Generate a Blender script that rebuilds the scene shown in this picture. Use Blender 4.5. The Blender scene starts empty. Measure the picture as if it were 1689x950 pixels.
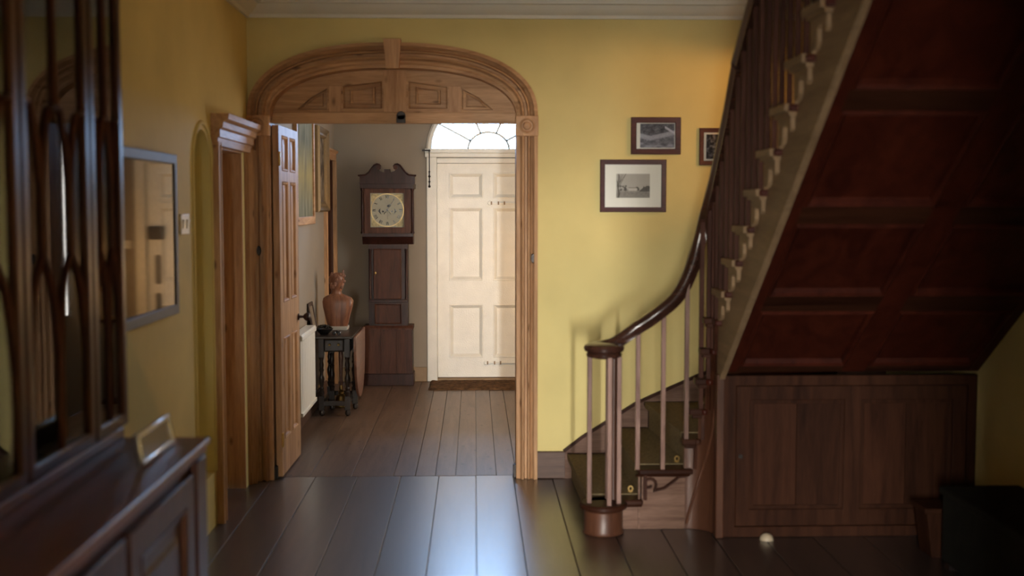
import bpy, bmesh, math, random
from mathutils import Vector, Matrix, noise

S = bpy.context.scene
COL = S.collection
PI = math.pi
R = math.radians
random.seed(7)

# ------------------------------------------------------------------ camera
EYE = 1.75
FPX = 2000.0
cd = bpy.data.cameras.new('camera')
cam = bpy.data.objects.new('camera', cd)
COL.objects.link(cam)
cd.sensor_width = 36.0
cd.lens = FPX / 1689 * 36
pitch = math.atan(135 / FPX)
yaw = math.atan(62.5 / FPX * math.cos(pitch))
cam.location = (0, 0, EYE)
cam.rotation_euler = (PI / 2 - pitch, 0, -yaw)
cd.dof.use_dof = True
cd.dof.focus_distance = 11.6
cd.dof.aperture_fstop = 1.7
cd.clip_start = 0.05
S.camera = cam

# ------------------------------------------------------------------ world, lights, exposure
wd = bpy.data.worlds.new('overcast_sky')
S.world = wd
wd.use_nodes = True
bg = wd.node_tree.nodes['Background']
bg.inputs[0].default_value = (0.38, 0.62, 1.0, 1)
bg.inputs[1].default_value = 50.0


def area(name, loc, target, sx, sy, power, color):
    ld = bpy.data.lights.new(name, 'AREA')
    ld.shape = 'RECTANGLE'
    ld.size, ld.size_y, ld.energy, ld.color = sx, sy, power, color
    o = bpy.data.objects.new(name, ld)
    COL.objects.link(o)
    o.location = loc
    o.rotation_euler = (Vector(target) - Vector(loc)).to_track_quat('-Z', 'Y').to_euler()
    return o


area('daylight_room_window', (-0.55, -3.15, 2.0), (-0.55, 3, 2.0), 0.95, 1.7, 960, (1.0, 0.95, 0.86))
area('added_door_beam', (0.33, -11.9, 1.25), (0.33, 3, 1.25), 0.26, 1.6, 1650, (1.0, 0.98, 0.95))  # added narrow source far behind the camera, brightens the front door
area('daylight_hall_window', (0.97, 9.6, 1.65), (-0.6, 9.6, 1.65), 1.0, 1.6, 32, (1.0, 0.95, 0.88))
portal = area('fanlight_portal', (0.145, 12.3, 2.56), (0.145, 8, 2.56), 1.15, 0.55, 1, (1, 1, 1))
portal.data.cycles.is_portal = True

S.view_settings.view_transform = 'Standard'
S.view_settings.look = 'None'
S.view_settings.gamma = 1
S.view_settings.use_curve_mapping = False
S.view_settings.exposure = 0.0
S.cycles.use_denoising = True
S.cycles.max_bounces = 8
S.cycles.sample_clamp_indirect = 6


# ------------------------------------------------------------------ mesh helpers
def unit(v):
    return v / v.length if v.length else v


class MB:
    """collects shapes into one mesh"""

    def __init__(self):
        self.v, self.f = [], []

    def add(self, vs, fs):
        n = len(self.v)
        self.v += [tuple(p) for p in vs]
        self.f += [tuple(i + n for i in f) for f in fs]
        return self

    def box(self, x0, x1, y0, y1, z0, z1):
        vs = [(x, y, z) for z in (z0, z1) for y in (y0, y1) for x in (x0, x1)]
        return self.add(vs, [(0, 2, 3, 1), (4, 5, 7, 6), (0, 1, 5, 4), (2, 6, 7, 3), (0, 4, 6, 2), (1, 3, 7, 5)])

    def prism(self, pts, axis, a0, a1):
        def P(p, a):
            return {'x': (a, p[0], p[1]), 'y': (p[0], a, p[1]), 'z': (p[0], p[1], a)}[axis]
        n = len(pts)
        vs = [P(p, a0) for p in pts] + [P(p, a1) for p in pts]
        return self.add(vs, [tuple(range(n)), tuple(range(2 * n - 1, n - 1, -1))] +
                        [(i, (i + 1) % n, (i + 1) % n + n, i + n) for i in range(n)])

    def holed(self, outer, holes, axis, a0, a1):
        """plate with holes: outline loops in a plane, given thickness along axis"""
        bm = bmesh.new()
        loops = [outer] + list(holes)
        for lp in loops:
            vs = [bm.verts.new((p[0], p[1], 0)) for p in lp]
            for i in range(len(vs)):
                bm.edges.new((vs[i], vs[(i + 1) % len(vs)]))
        bmesh.ops.triangle_fill(bm, use_beauty=True, use_dissolve=False, edges=bm.edges[:], normal=(0, 0, 1))
        bm.verts.index_update()
        pts = [(v.co.x, v.co.y) for v in bm.verts]
        tris = [tuple(v.index for v in f.verts) for f in bm.faces]
        bm.free()

        def P(p, a):
            return {'x': (a, p[0], p[1]), 'y': (p[0], a, p[1]), 'z': (p[0], p[1], a)}[axis]
        n = len(pts)
        fs = tris + [tuple(i + n for i in reversed(t)) for t in tris]
        k = 0
        for lp in loops:
            m = len(lp)
            fs += [(k + i, k + (i + 1) % m, k + (i + 1) % m + n, k + i + n) for i in range(m)]
            k += m
        return self.add([P(p, a0) for p in pts] + [P(p, a1) for p in pts], fs)

    def rings(self, rings, cap=True, closed=True):
        m = len(rings[0])
        vs = [p for r in rings for p in r]
        fs = []
        for k in range(len(rings) - 1):
            for i in range(m if closed else m - 1):
                j = (i + 1) % m
                fs.append((k * m + i, k * m + j, (k + 1) * m + j, (k + 1) * m + i))
        if cap:
            fs.append(tuple(range(m - 1, -1, -1)))
            fs.append(tuple(range((len(rings) - 1) * m, len(rings) * m)))
        return self.add(vs, fs)

    def lathe(self, prof, c=(0, 0, 0), n=20, axis='z', sx=1, sy=1):
        rs = []
        for r, h in prof:
            ring = []
            for i in range(n):
                a = 2 * PI * i / n
                p, q = r * math.cos(a) * sx, r * math.sin(a) * sy
                o = {'z': (p, q, h), 'y': (p, h, q), 'x': (h, p, q)}[axis]
                ring.append((c[0] + o[0], c[1] + o[1], c[2] + o[2]))
            rs.append(ring)
        return self.rings(rs)

    def sweep(self, path, prof, up=(0, 0, 1), closed_prof=True):
        path = [Vector(p) for p in path]
        up = Vector(up)
        rs = []
        for i, p in enumerate(path):
            t = unit(path[min(i + 1, len(path) - 1)] - path[max(i - 1, 0)])
            s = unit(t.cross(up))
            u = s.cross(t)
            rs.append([p + s * a + u * b for a, b in prof])
        return self.rings(rs)

    def tube(self, path, r, n=8, up=(0, 0, 1)):
        return self.sweep(path, [(r * math.cos(2 * PI * i / n), r * math.sin(2 * PI * i / n)) for i in range(n)], up)

    def bar(self, p, q, w, h, up=(0, 0, 1)):
        return self.sweep([p, q], [(-w / 2, -h / 2), (w / 2, -h / 2), (w / 2, h / 2), (-w / 2, h / 2)], up)

    def ball(self, c, r, n=10, s=(1, 1, 1)):
        rs = []
        for k in range(1, n // 2 + 1):
            a = PI * k / (n // 2 + 1)
            rs.append([(c[0] + r * s[0] * math.sin(a) * math.cos(2 * PI * i / n), c[1] + r * s[1] * math.sin(a) * math.sin(2 * PI * i / n),
                        c[2] - r * s[2] * math.cos(a)) for i in range(n)])
        return self.rings(rs)

    def panel(self, a0, a1, b0, b1, steps, fn):
        """rectangular raised/recessed panel: steps = (inset, height); fn maps (a, b, height) to a point"""
        rs = []
        for ins, h in steps:
            rs.append([fn(a0 + ins, b0 + ins, h), fn(a1 - ins, b0 + ins, h), fn(a1 - ins, b1 - ins, h), fn(a0 + ins, b1 - ins, h)])
        return self.rings(rs)

    def poly_panel(self, pts, steps, fn):
        """the same for any convex outline"""
        rs = []
        cx = sum(p[0] for p in pts) / len(pts)
        cy = sum(p[1] for p in pts) / len(pts)
        for k, h in steps:
            rs.append([fn(cx + (p[0] - cx) * k, cy + (p[1] - cy) * k, h) for p in pts])
        return self.rings(rs)

    def mesh(self, name, mat, off=(0, 0, 0), smooth=35):
        me = bpy.data.meshes.new(name)
        ox, oy, oz = off
        me.from_pydata([(x - ox, y - oy, z - oz) for x, y, z in self.v], [], self.f)
        bm = bmesh.new()
        bm.from_mesh(me)
        bmesh.ops.recalc_face_normals(bm, faces=bm.faces[:])
        bm.to_mesh(me)
        bm.free()
        if smooth:
            me.shade_smooth()
            me.set_sharp_from_angle(angle=R(smooth))
        me.materials.append(mat)
        return me

    def build(self, name, mat, parent=None, smooth=35, bevel=0, off=None, **kw):
        if off is None:
            off = wloc(parent) if parent else (0, 0, 0)
        o = bpy.data.objects.new(name, self.mesh(name, mat, off, smooth))
        COL.objects.link(o)
        if parent:
            o.parent = parent
        if bevel:
            m = o.modifiers.new('bevel', 'BEVEL')
            m.width, m.segments, m.limit_method, m.angle_limit = bevel, 2, 'ANGLE', R(40)
        for k, v in kw.items():
            o[k] = v
        return o


def wloc(o):
    t = Vector((0, 0, 0))
    while o:
        t += o.location
        o = o.parent
    return t


def B(*a):
    return MB().box(*a)


def tag(o, label=None, cat=None, group=None, kind=None):
    if label: o['label'] = label
    if cat: o['category'] = cat
    if group: o['group'] = group
    if kind: o['kind'] = kind
    return o


def thing(name, label, cat, loc=(0, 0, 0), group=None):
    o = bpy.data.objects.new(name, None)
    o.empty_display_size = 0.1
    COL.objects.link(o)
    o.location = loc
    return tag(o, label, cat, group)


def struct(name, label=None, loc=(0, 0, 0)):
    o = bpy.data.objects.new(name, None)
    COL.objects.link(o)
    o.location = loc
    return tag(o, label, None, None, 'structure')


def dup(o, loc=None, parent=None):
    c = o.copy()
    COL.objects.link(c)
    if loc is not None: c.location = loc
    if parent: c.parent = parent
    return c


# ------------------------------------------------------------------ materials
def nodes(name):
    m = bpy.data.materials.new(name)
    m.use_nodes = True
    nt = m.node_tree
    return m, nt, nt.nodes['Principled BSDF']


def N(nt, t, **kw):
    n = nt.nodes.new(t)
    for k, v in kw.items():
        setattr(n, k, v)
    return n


def ramp(nt, src, stops):
    r = N(nt, 'ShaderNodeValToRGB')
    e = r.color_ramp.elements
    while len(e) < len(stops): e.new(0.5)
    for i, (p, c) in enumerate(stops):
        e[i].position = p
        e[i].color = (c[0], c[1], c[2], 1)
    nt.links.new(src, r.inputs[0])
    return r


def wood(name, dark, light, axis='z', scale=1.0, rough=0.4, coat=0.0, knots=False, vary=0.25, bump=0.12, spec=0.5):
    m, nt, b = nodes(name)
    L = nt.links.new
    tc = N(nt, 'ShaderNodeTexCoord')
    oi = N(nt, 'ShaderNodeObjectInfo')
    add = N(nt, 'ShaderNodeVectorMath', operation='ADD')
    mul = N(nt, 'ShaderNodeVectorMath', operation='SCALE')
    comb = N(nt, 'ShaderNodeCombineXYZ')
    for i, k in enumerate((7.3, 13.1, 5.7)):
        mm = N(nt, 'ShaderNodeMath', operation='MULTIPLY')
        L(oi.outputs['Random'], mm.inputs[0])
        mm.inputs[1].default_value = k
        L(mm.outputs[0], comb.inputs[i])
    L(tc.outputs['Object'], add.inputs[0])
    L(comb.outputs[0], add.inputs[1])
    mp = N(nt, 'ShaderNodeMapping')
    sc = [9.0 * scale] * 3
    sc['xyz'.index(axis)] = 0.75 * scale
    mp.inputs['Scale'].default_value = sc
    L(add.outputs[0], mp.inputs[0])
    n1 = N(nt, 'ShaderNodeTexNoise')
    n1.inputs['Scale'].default_value = 1.0
    n1.inputs['Detail'].default_value = 5
    n1.inputs['Distortion'].default_value = 1.1
    L(mp.outputs[0], n1.inputs['Vector'])
    n2 = N(nt, 'ShaderNodeTexNoise')
    n2.inputs['Scale'].default_value = 9.0
    n2.inputs['Detail'].default_value = 3
    L(mp.outputs[0], n2.inputs['Vector'])
    mx = N(nt, 'ShaderNodeMath', operation='MULTIPLY_ADD')
    L(n2.outputs[0], mx.inputs[0])
    mx.inputs[1].default_value = 0.45
    L(n1.outputs[0], mx.inputs[2])
    r = ramp(nt, mx.outputs[0], [(0.45, dark), (0.95, light)])
    col = r.outputs[0]
    if knots:
        mp2 = N(nt, 'ShaderNodeMapping')
        s2 = [6.0 * scale] * 3
        s2['xyz'.index(axis)] = 2.6 * scale
        mp2.inputs['Scale'].default_value = s2
        L(add.outputs[0], mp2.inputs[0])
        vo = N(nt, 'ShaderNodeTexVoronoi')
        vo.inputs['Scale'].default_value = 1.0
        L(mp2.outputs[0], vo.inputs['Vector'])
        kr = ramp(nt, vo.outputs['Distance'], [(0.06, (0.25, 0.2, 0.16)), (0.16, (1, 1, 1))])
        mm = N(nt, 'ShaderNodeMixRGB', blend_type='MULTIPLY')
        mm.inputs[0].default_value = 0.8
        L(col, mm.inputs[1])
        L(kr.outputs[0], mm.inputs[2])
        col = mm.outputs[0]
    if vary:
        hv = N(nt, 'ShaderNodeHueSaturation')
        vv = N(nt, 'ShaderNodeMath', operation='MULTIPLY_ADD')
        L(oi.outputs['Random'], vv.inputs[0])
        vv.inputs[1].default_value = vary * 2
        vv.inputs[2].default_value = 1 - vary
        L(vv.outputs[0], hv.inputs['Value'])
        L(col, hv.inputs['Color'])
        col = hv.outputs[0]
    L(col, b.inputs['Base Color'])
    b.inputs['Roughness'].default_value = rough
    b.inputs['Specular IOR Level'].default_value = spec
    b.inputs['Coat Weight'].default_value = coat
    b.inputs['Coat Roughness'].default_value = 0.25
    bp = N(nt, 'ShaderNodeBump')
    bp.inputs['Strength'].default_value = bump
    bp.inputs['Distance'].default_value = 0.004
    L(mx.outputs[0], bp.inputs['Height'])
    L(bp.outputs[0], b.inputs['Normal'])
    return m


def paint(name, c, rough=0.6, mottle=0.12, scale=2.5, bump=0.05, spec=0.4):
    m, nt, b = nodes(name)
    L = nt.links.new
    tc = N(nt, 'ShaderNodeTexCoord')
    n = N(nt, 'ShaderNodeTexNoise')
    n.inputs['Scale'].default_value = scale
    n.inputs['Detail'].default_value = 6
    L(tc.outputs['Object'], n.inputs['Vector'])
    lo = [x * (1 - mottle) for x in c]
    hi = [min(1, x * (1 + mottle)) for x in c]
    r = ramp(nt, n.outputs[0], [(0.3, lo), (0.7, hi)])
    L(r.outputs[0], b.inputs['Base Color'])
    b.inputs['Roughness'].default_value = rough
    b.inputs['Specular IOR Level'].default_value = spec
    n2 = N(nt, 'ShaderNodeTexNoise')
    n2.inputs['Scale'].default_value = scale * 12
    L(tc.outputs['Object'], n2.inputs['Vector'])
    bp = N(nt, 'ShaderNodeBump')
    bp.inputs['Strength'].default_value = bump
    bp.inputs['Distance'].default_value = 0.01
    L(n2.outputs[0], bp.inputs['Height'])
    L(bp.outputs[0], b.inputs['Normal'])
    return m


def metal(name, c, rough=0.3, metallic=1.0):
    m, nt, b = nodes(name)
    n = N(nt, 'ShaderNodeTexNoise')
    n.inputs['Scale'].default_value = 30
    r = ramp(nt, n.outputs[0], [(0.3, [x * 0.75 for x in c]), (0.7, c)])
    nt.links.new(r.outputs[0], b.inputs['Base Color'])
    b.inputs['Metallic'].default_value = metallic
    b.inputs['Roughness'].default_value = rough
    return m


def glass(name, tint=(1, 1, 1), refl=1.0):
    m = bpy.data.materials.new(name)
    m.use_nodes = True
    nt = m.node_tree
    nt.nodes.remove(nt.nodes['Principled BSDF'])
    out = nt.nodes['Material Output']
    tr = N(nt, 'ShaderNodeBsdfTransparent')
    tr.inputs[0].default_value = (*tint, 1)
    gl = N(nt, 'ShaderNodeBsdfGlossy')
    gl.inputs['Roughness'].default_value = 0.02
    fr = N(nt, 'ShaderNodeFresnel')
    fr.inputs[0].default_value = 1.5
    mm = N(nt, 'ShaderNodeMath', operation='MULTIPLY')
    mm.inputs[1].default_value = refl
    mm.use_clamp = True
    mx = N(nt, 'ShaderNodeMixShader')
    nt.links.new(fr.outputs[0], mm.inputs[0])
    nt.links.new(mm.outputs[0], mx.inputs[0])
    nt.links.new(tr.outputs[0], mx.inputs[1])
    nt.links.new(gl.outputs[0], mx.inputs[2])
    nt.links.new(mx.outputs[0], out.inputs[0])
    return m


def emit(name, c, s):
    m, nt, b = nodes(name)
    b.inputs['Base Color'].default_value = (*c, 1)
    b.inputs['Emission Color'].default_value = (*c, 1)
    b.inputs['Emission Strength'].default_value = s
    return m


def colattr(name, rough=0.9):
    m, nt, b = nodes(name)
    a = N(nt, 'ShaderNodeVertexColor', layer_name='print')
    nt.links.new(a.outputs[0], b.inputs['Base Color'])
    b.inputs['Specular IOR Level'].default_value = 0.0
    b.inputs['Roughness'].default_value = rough
    b.inputs['Specular IOR Level'].default_value = 0.12
    return m


SPAND = paint('spandrel_gilding', (0.42, 0.36, 0.20), 0.5, 0.35, 60)
YEL = paint('yellow_wall_paint', (0.61, 0.505, 0.215), 0.75, 0.10, 1.6, 0.05, 0.12)
BEIGE = paint('hall_beige_paint', (0.29, 0.245, 0.195), 0.8, 0.06, 2, 0.05, 0.1)
WHITE_C = paint('ceiling_white_paint', (0.62, 0.57, 0.48), 0.7, 0.05)
CORN = paint('cornice_white_paint', (0.66, 0.64, 0.56), 0.5, 0.05)
DOORW = paint('cream_gloss_paint', (0.78, 0.75, 0.67), 0.32, 0.05, 7, 0.35)
PINE = wood('stripped_pine', (0.28, 0.14, 0.066), (0.56, 0.34, 0.185), 'z', 1.6, 0.5, 0.0, True, 0.08, 0.12, 0.15)
PINE_X = wood('stripped_pine_across', (0.26, 0.128, 0.058), (0.53, 0.315, 0.165), 'x', 1.6, 0.5, 0.0, True, 0.08, 0.12, 0.15)
PINE_Y = wood('stripped_pine_along', (0.26, 0.128, 0.058), (0.53, 0.315, 0.165), 'y', 1.6, 0.5, 0.0, True, 0.08, 0.12, 0.15)
PLANK = wood('dark_floorboard', (0.016, 0.0105, 0.008), (0.046, 0.030, 0.023), 'y', 1.3, 0.40, 0.8, False, 0.22, 0.08, 1.0)
PLANK_H = wood('hall_floorboard', (0.062, 0.034, 0.022), (0.145, 0.086, 0.056), 'y', 1.6, 0.40, 0.0, True, 0.16, 0.2)
OAK = wood('clock_mahogany', (0.030, 0.011, 0.007), (0.105, 0.042, 0.026), 'z', 2.4, 0.42, 0.0, False, 0.15, 0.12, 0.2)
OAK_D = wood('clock_dark_mahogany', (0.014, 0.005, 0.004), (0.050, 0.018, 0.0135), 'z', 2.0, 0.36, 0.0, False, 0.1, 0.12, 0.25)
BLACKOAK = wood('black_oak', (0.010, 0.007, 0.006), (0.032, 0.020, 0.015), 'z', 2.0, 0.32, 0.05, False, 0.1, 0.12, 0.35)
LEAFW = wood('table_leaf_wood', (0.085, 0.035, 0.020), (0.21, 0.095, 0.058), 'y', 2.0, 0.38, 0.2, False, 0.1)
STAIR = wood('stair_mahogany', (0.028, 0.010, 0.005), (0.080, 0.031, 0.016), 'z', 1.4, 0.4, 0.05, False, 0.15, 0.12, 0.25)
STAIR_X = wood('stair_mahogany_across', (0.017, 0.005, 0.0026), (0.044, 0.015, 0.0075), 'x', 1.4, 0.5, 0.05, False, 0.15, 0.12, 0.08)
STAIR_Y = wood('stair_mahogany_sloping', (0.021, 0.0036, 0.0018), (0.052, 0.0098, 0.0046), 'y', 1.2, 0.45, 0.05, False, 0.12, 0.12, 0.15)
STRING = wood('string_tan_wood', (0.15, 0.096, 0.053), (0.24, 0.158, 0.09), 'y', 1.4, 0.55, 0.0, False, 0.06, 0.12, 0.08)
BALUS_SHADE = wood('shaded_baluster_wood', (0.028, 0.010, 0.006), (0.068, 0.027, 0.018), 'z', 3.0, 0.55, 0.0, False, 0.2, 0.12, 0.08)  # same wood, redder and darker: upper flight's shade put into the colour
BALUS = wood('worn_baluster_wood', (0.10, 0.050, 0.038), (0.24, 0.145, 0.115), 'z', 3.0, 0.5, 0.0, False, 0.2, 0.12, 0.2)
RAIL = wood('polished_handrail', (0.017, 0.007, 0.005), (0.048, 0.019, 0.012), 'x', 2.0, 0.24, 0.3, False, 0.0)
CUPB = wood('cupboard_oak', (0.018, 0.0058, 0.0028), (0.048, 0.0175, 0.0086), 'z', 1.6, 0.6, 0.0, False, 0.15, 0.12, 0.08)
WORN = wood('worn_string_wood', (0.075, 0.040, 0.028), (0.175, 0.105, 0.076), 'x', 2.2, 0.55, 0.0, False, 0.08, 0.12, 0.08)
CARPET = paint('olive_brown_carpet', (0.15, 0.112, 0.060), 0.95, 0.25, 60, 0.4, 0.1)
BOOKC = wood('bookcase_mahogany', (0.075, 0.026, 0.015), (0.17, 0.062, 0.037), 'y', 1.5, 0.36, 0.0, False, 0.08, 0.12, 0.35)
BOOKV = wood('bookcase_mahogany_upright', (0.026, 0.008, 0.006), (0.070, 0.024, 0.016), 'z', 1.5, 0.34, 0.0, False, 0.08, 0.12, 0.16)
GLASSM = glass('cabinet_glass', (0.8, 0.8, 0.78), 1.0)
PGLASS = glass('picture_glass', (1, 1, 1), 0.9)
PANE = glass('fanlight_glass', (0.97, 0.99, 1.0), 1.0)
IRON = metal('black_iron', (0.035, 0.03, 0.028), 0.45, 0.8)
BRASS = metal('aged_brass', (0.75, 0.52, 0.20), 0.28)
PEWTER = paint('grey_frame_paint', (0.13, 0.122, 0.118), 0.55, 0.08, 8, 0.05, 0.15)
SILVER = metal('silver_edge', (0.75, 0.74, 0.72), 0.2)
MIRROR = metal('foxed_mirror', (0.30, 0.25, 0.185), 0.04)
RADW = paint('radiator_enamel', (0.80, 0.77, 0.70), 0.3, 0.02)
PLASTIC = paint('white_plastic', (0.72, 0.68, 0.60), 0.35, 0.02)
FRAMEW = wood('picture_frame_wood', (0.035, 0.012, 0.012), (0.080, 0.026, 0.024), 'x', 3, 0.45, 0.0, False, 0.1, 0.12, 0.25)
MATB = paint('picture_mount_card', (0.80, 0.77, 0.68), 0.8, 0.02)
GILT = metal('worn_gilt', (0.22, 0.14, 0.06), 0.5, 0.5)
DIAL = paint('painted_dial', (0.36, 0.35, 0.27), 0.4, 0.05, 8)
BLACKP = paint('black_gloss', (0.012, 0.011, 0.011), 0.18, 0.1, 8, 0.05, 0.6)
CARVED = wood('carved_sculpture_wood', (0.10, 0.032, 0.014), (0.27, 0.105, 0.05), 'z', 2.5, 0.42, 0.1, False, 0)
COIR = paint('coir_mat', (0.12, 0.066, 0.034), 0.95, 0.6, 22, 0.8, 0.1)
DARKCLOTH = paint('dark_upholstery', (0.010, 0.010, 0.007), 0.9, 0.3, 12, 0.3, 0.2)
LEATHER = paint('dark_leather', (0.05, 0.03, 0.022), 0.5, 0.2, 20)
SHADE = paint('lamp_shade_card', (0.7, 0.5, 0.28), 0.8, 0.03)
PRINT = colattr('print_ink')
SKIRT = wood('brown_skirting', (0.050, 0.026, 0.018), (0.115, 0.066, 0.047), 'x', 1.5, 0.45, 0.0, False, 0.1, 0.12, 0.25)
SKIRT_T = paint('tan_skirting_paint', (0.26, 0.165, 0.085), 0.5, 0.15, 6)

# ------------------------------------------------------------------ floor
XL, XR = -1.42, 2.66        # room walls
HL, HR = -1.38, 0.98        # hall walls
YA, YB = 7.72, 7.92         # arch wall faces
YE = 12.07                  # hall end wall
CZ = 3.03                   # ceiling

fl = B(XL - 0.5, XR + 0.3, -3.4, YE + 0.3, -0.08, -0.02).build('floor', PLANK)
tag(fl, 'dark wooden plank floor running through the archway to the front door', None, None, 'structure')
fx = [XL - .2, -1.30, -1.03, -0.757, -0.478, -0.232, 0.008, 0.25, 0.50, 0.75, 1.01, 1.27, 1.53, 1.79, 2.06, 2.34, XR]
for a, b in zip(fx, fx[1:]):
    g = 0.003 + random.random() * 0.003
    dz = random.uniform(-0.0025, 0)
    B(a + g / 2, b - g / 2, -3.2, 7.80, -0.022, dz).build('plank', PLANK, fl, bevel=0.002)
hx = [HL - .2, -1.07, -0.80, -0.528, -0.387, -0.257, -0.123, 0.010, 0.14, 0.27, 0.40, 0.53, 0.66, 0.80, HR]
for a, b in zip(hx, hx[1:]):
    g = 0.003 + random.random() * 0.002
    B(a + g / 2, b - g / 2, 7.805, YE + 0.1, -0.022, random.uniform(-0.002, 0.001)).build('plank', PLANK_H, fl, bevel=0.0015)


# ------------------------------------------------------------------ walls
def arc(cx, cz, rx, rz, a0, a1, n, p=2.0):
    out = []
    for i in range(n + 1):
        a = R(a0 + (a1 - a0) * i / n)
        c, s = math.cos(a), math.sin(a)
        out.append((cx + rx * math.copysign(abs(c) ** (2 / p), c), cz + rz * math.copysign(abs(s) ** (2 / p), s)))
    return out


# left wall with doorway and arched niche
NY0, NY1 = 6.215, 6.61
DY0, DY1, DZ = 6.76, 7.50, 2.09
outer = [(-3.4, 0), (DY0, 0), (DY0, DZ), (DY1, DZ), (DY1, 0), (YA, 0), (YA, 3.1), (-3.4, 3.1)]
niche = [(NY0, 0.3), (NY1, 0.3)] + arc((NY0 + NY1) / 2, 1.95, (NY1 - NY0) / 2, 0.2, 0, 180, 16)
wl = MB().holed(outer, [niche], 'x', XL - 0.2, XL).build('wall_left', YEL, smooth=20)
tag(wl, 'yellow painted wall on the left with niche, mirror and doorway', None, None, 'structure')
B(XL - 0.22, XL - 0.13, NY0 - 0.03, NY1 + 0.03, 0.27, 2.2).build('niche_back', YEL, wl)
nb = [(NY0 - .035, 0.3)] + list(reversed(arc((NY0 + NY1) / 2, 1.95, (NY1 - NY0) / 2 + .035, 0.235, 0, 180, 16))) + [(NY1 + .035, 0.3)]
MB().tube([(XL, y, z) for y, z in nb], 0.013, 8, (1, 0, 0)).build('niche_bead', YEL, wl)

# arch wall
ACX, AZ = -0.508, 2.30
hole = [(-1.30, 0), (-1.30, AZ)] + list(reversed(arc(ACX, AZ, 0.80, 0.34, 0, 180, 32, 2.36))) + [(0.285, AZ), (0.285, 0)]
outer = [(XL - 0.2, 0)] + hole + [(XR + 0.2, 0), (XR + 0.2, 3.1), (XL - 0.2, 3.1)]
wa = MB()
wa.prism(outer, 'y', YA, YB)
wa = wa.build('wall_back', YEL, smooth=20)
tag(wa, 'yellow painted wall around the pine archway and behind the stairs', None, None, 'structure')

tag(B(XR, XR + 0.2, 2.3, YA, 0, 5.5).build('wall_right', YEL), 'shadowed yellow wall at right beyond the stairs', None, None, 'structure')
tag(B(1.14, XR + 0.2, 2.15, 2.3, 0, 5.5).build('wall_light_block', YEL), None, None, None, 'structure')  # unseen, added to keep daylight off the right wall and cupboard end
tag(B(.62, 2.0, -3.4, -3.2, 0, 3.1).build('wall_front', YEL), None, None, None, 'structure')
tag(MB().prism([(XL, 0), (-0.54, 0), (-0.54, 1.87), (1.42, 1.87), (1.42, 0), (1.75, 0), (1.75, CZ), (XL, CZ)], 'y', -.45, -.30).build('wall_light_mask', YEL), None, None, None, 'structure')  # unseen, added behind the camera; its opening shades left side and wall top
tag(B(1.75, 1.9, -3.2, 2.15, 0, 3.1).build('wall_side', YEL), None, None, None, 'structure')
pw = MB()
pw.box(-1.42, .04, -3.4, -3.2, 0, 3.1)
pw.box(-1.42, -1.3, -3.2, -.45, 0, 3.1)
pw.box(.04, .62, -3.4, -3.2, 2.5, 3.1)
pw.box(-.1, .04, -12.2, -3.4, 0, 2.6)
pw.box(.62, .76, -12.2, -3.4, 0, 2.6)
pw.box(-.1, .76, -12.3, -12.15, 0, 2.6)
pw.box(-.1, .76, -12.3, -3.4, 2.6, 2.7)
pw.box(-.1, .76, -12.3, -3.2, -.08, 0)
tag(pw.build('wall_added_passage', BEIGE), None, None, None, 'structure')  # unseen walls and passage added to enclose the front door beam
# hall walls
HDY0, HDY1, HDZ = 11.30, 11.93, 2.19
o = MB().prism([(YB, 0), (HDY0, 0), (HDY0, HDZ), (HDY1, HDZ), (HDY1, 0), (YE, 0), (YE, 3.1), (YB, 3.1)], 'x', HL - 0.2, HL).build('wall_hall_left', BEIGE)
tag(o, 'beige hall wall at left with paintings and radiator', None, None, 'structure')
FCX, FCZ = 0.145, 2.315
fan_hole = arc(FCX, FCZ, 0.565, 0.50, 0, 180, 28)
o = MB().holed([(HL - .2, 0), (-0.455, 0), (-0.455, 2.27), (0.745, 2.27), (0.745, 0), (HR + .2, 0), (HR + .2, 3.1), (HL - .2, 3.1)], [fan_hole], 'y', YE, YE + 0.2).build('wall_hall_end', BEIGE)
tag(o, 'beige end wall of the hall around clock and front door', None, None, 'structure')
o = MB().holed([(YB, 0), (YE, 0), (YE, 3.1), (YB, 3.1)], [], 'x', HR, HR + 0.2).build('wall_hall_right', BEIGE)
tag(o, None, None, None, 'structure')
# ceilings
ce = MB()
ce.box(XL - 0.2, 1.24, -3.4, YA, CZ, CZ + 0.12)
ce.box(1.24, XR + 0.2, 6.25, YA, CZ, CZ + 0.12)
ce.box(1.24, 2.0, -3.4, 2.3, CZ, CZ + 0.12)
ce.box(HL - 0.2, HR + 0.2, YB, YE, CZ, CZ + 0.12)
tag(ce.build('ceiling', WHITE_C), 'off-white plaster ceiling edged with a cornice', None, None, 'structure')
sw = MB()
sw.box(1.12, 1.24, 2.15, 6.37, CZ + .12, 5.5)
sw.box(1.24, XR + 0.2, 6.25, 6.37, CZ + .12, 5.5)
sw.box(1.12, XR + 0.2, 2.15, 6.37, 5.5, 5.6)
tag(sw.build('wall_stairwell', YEL), None, None, None, 'structure')

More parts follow.
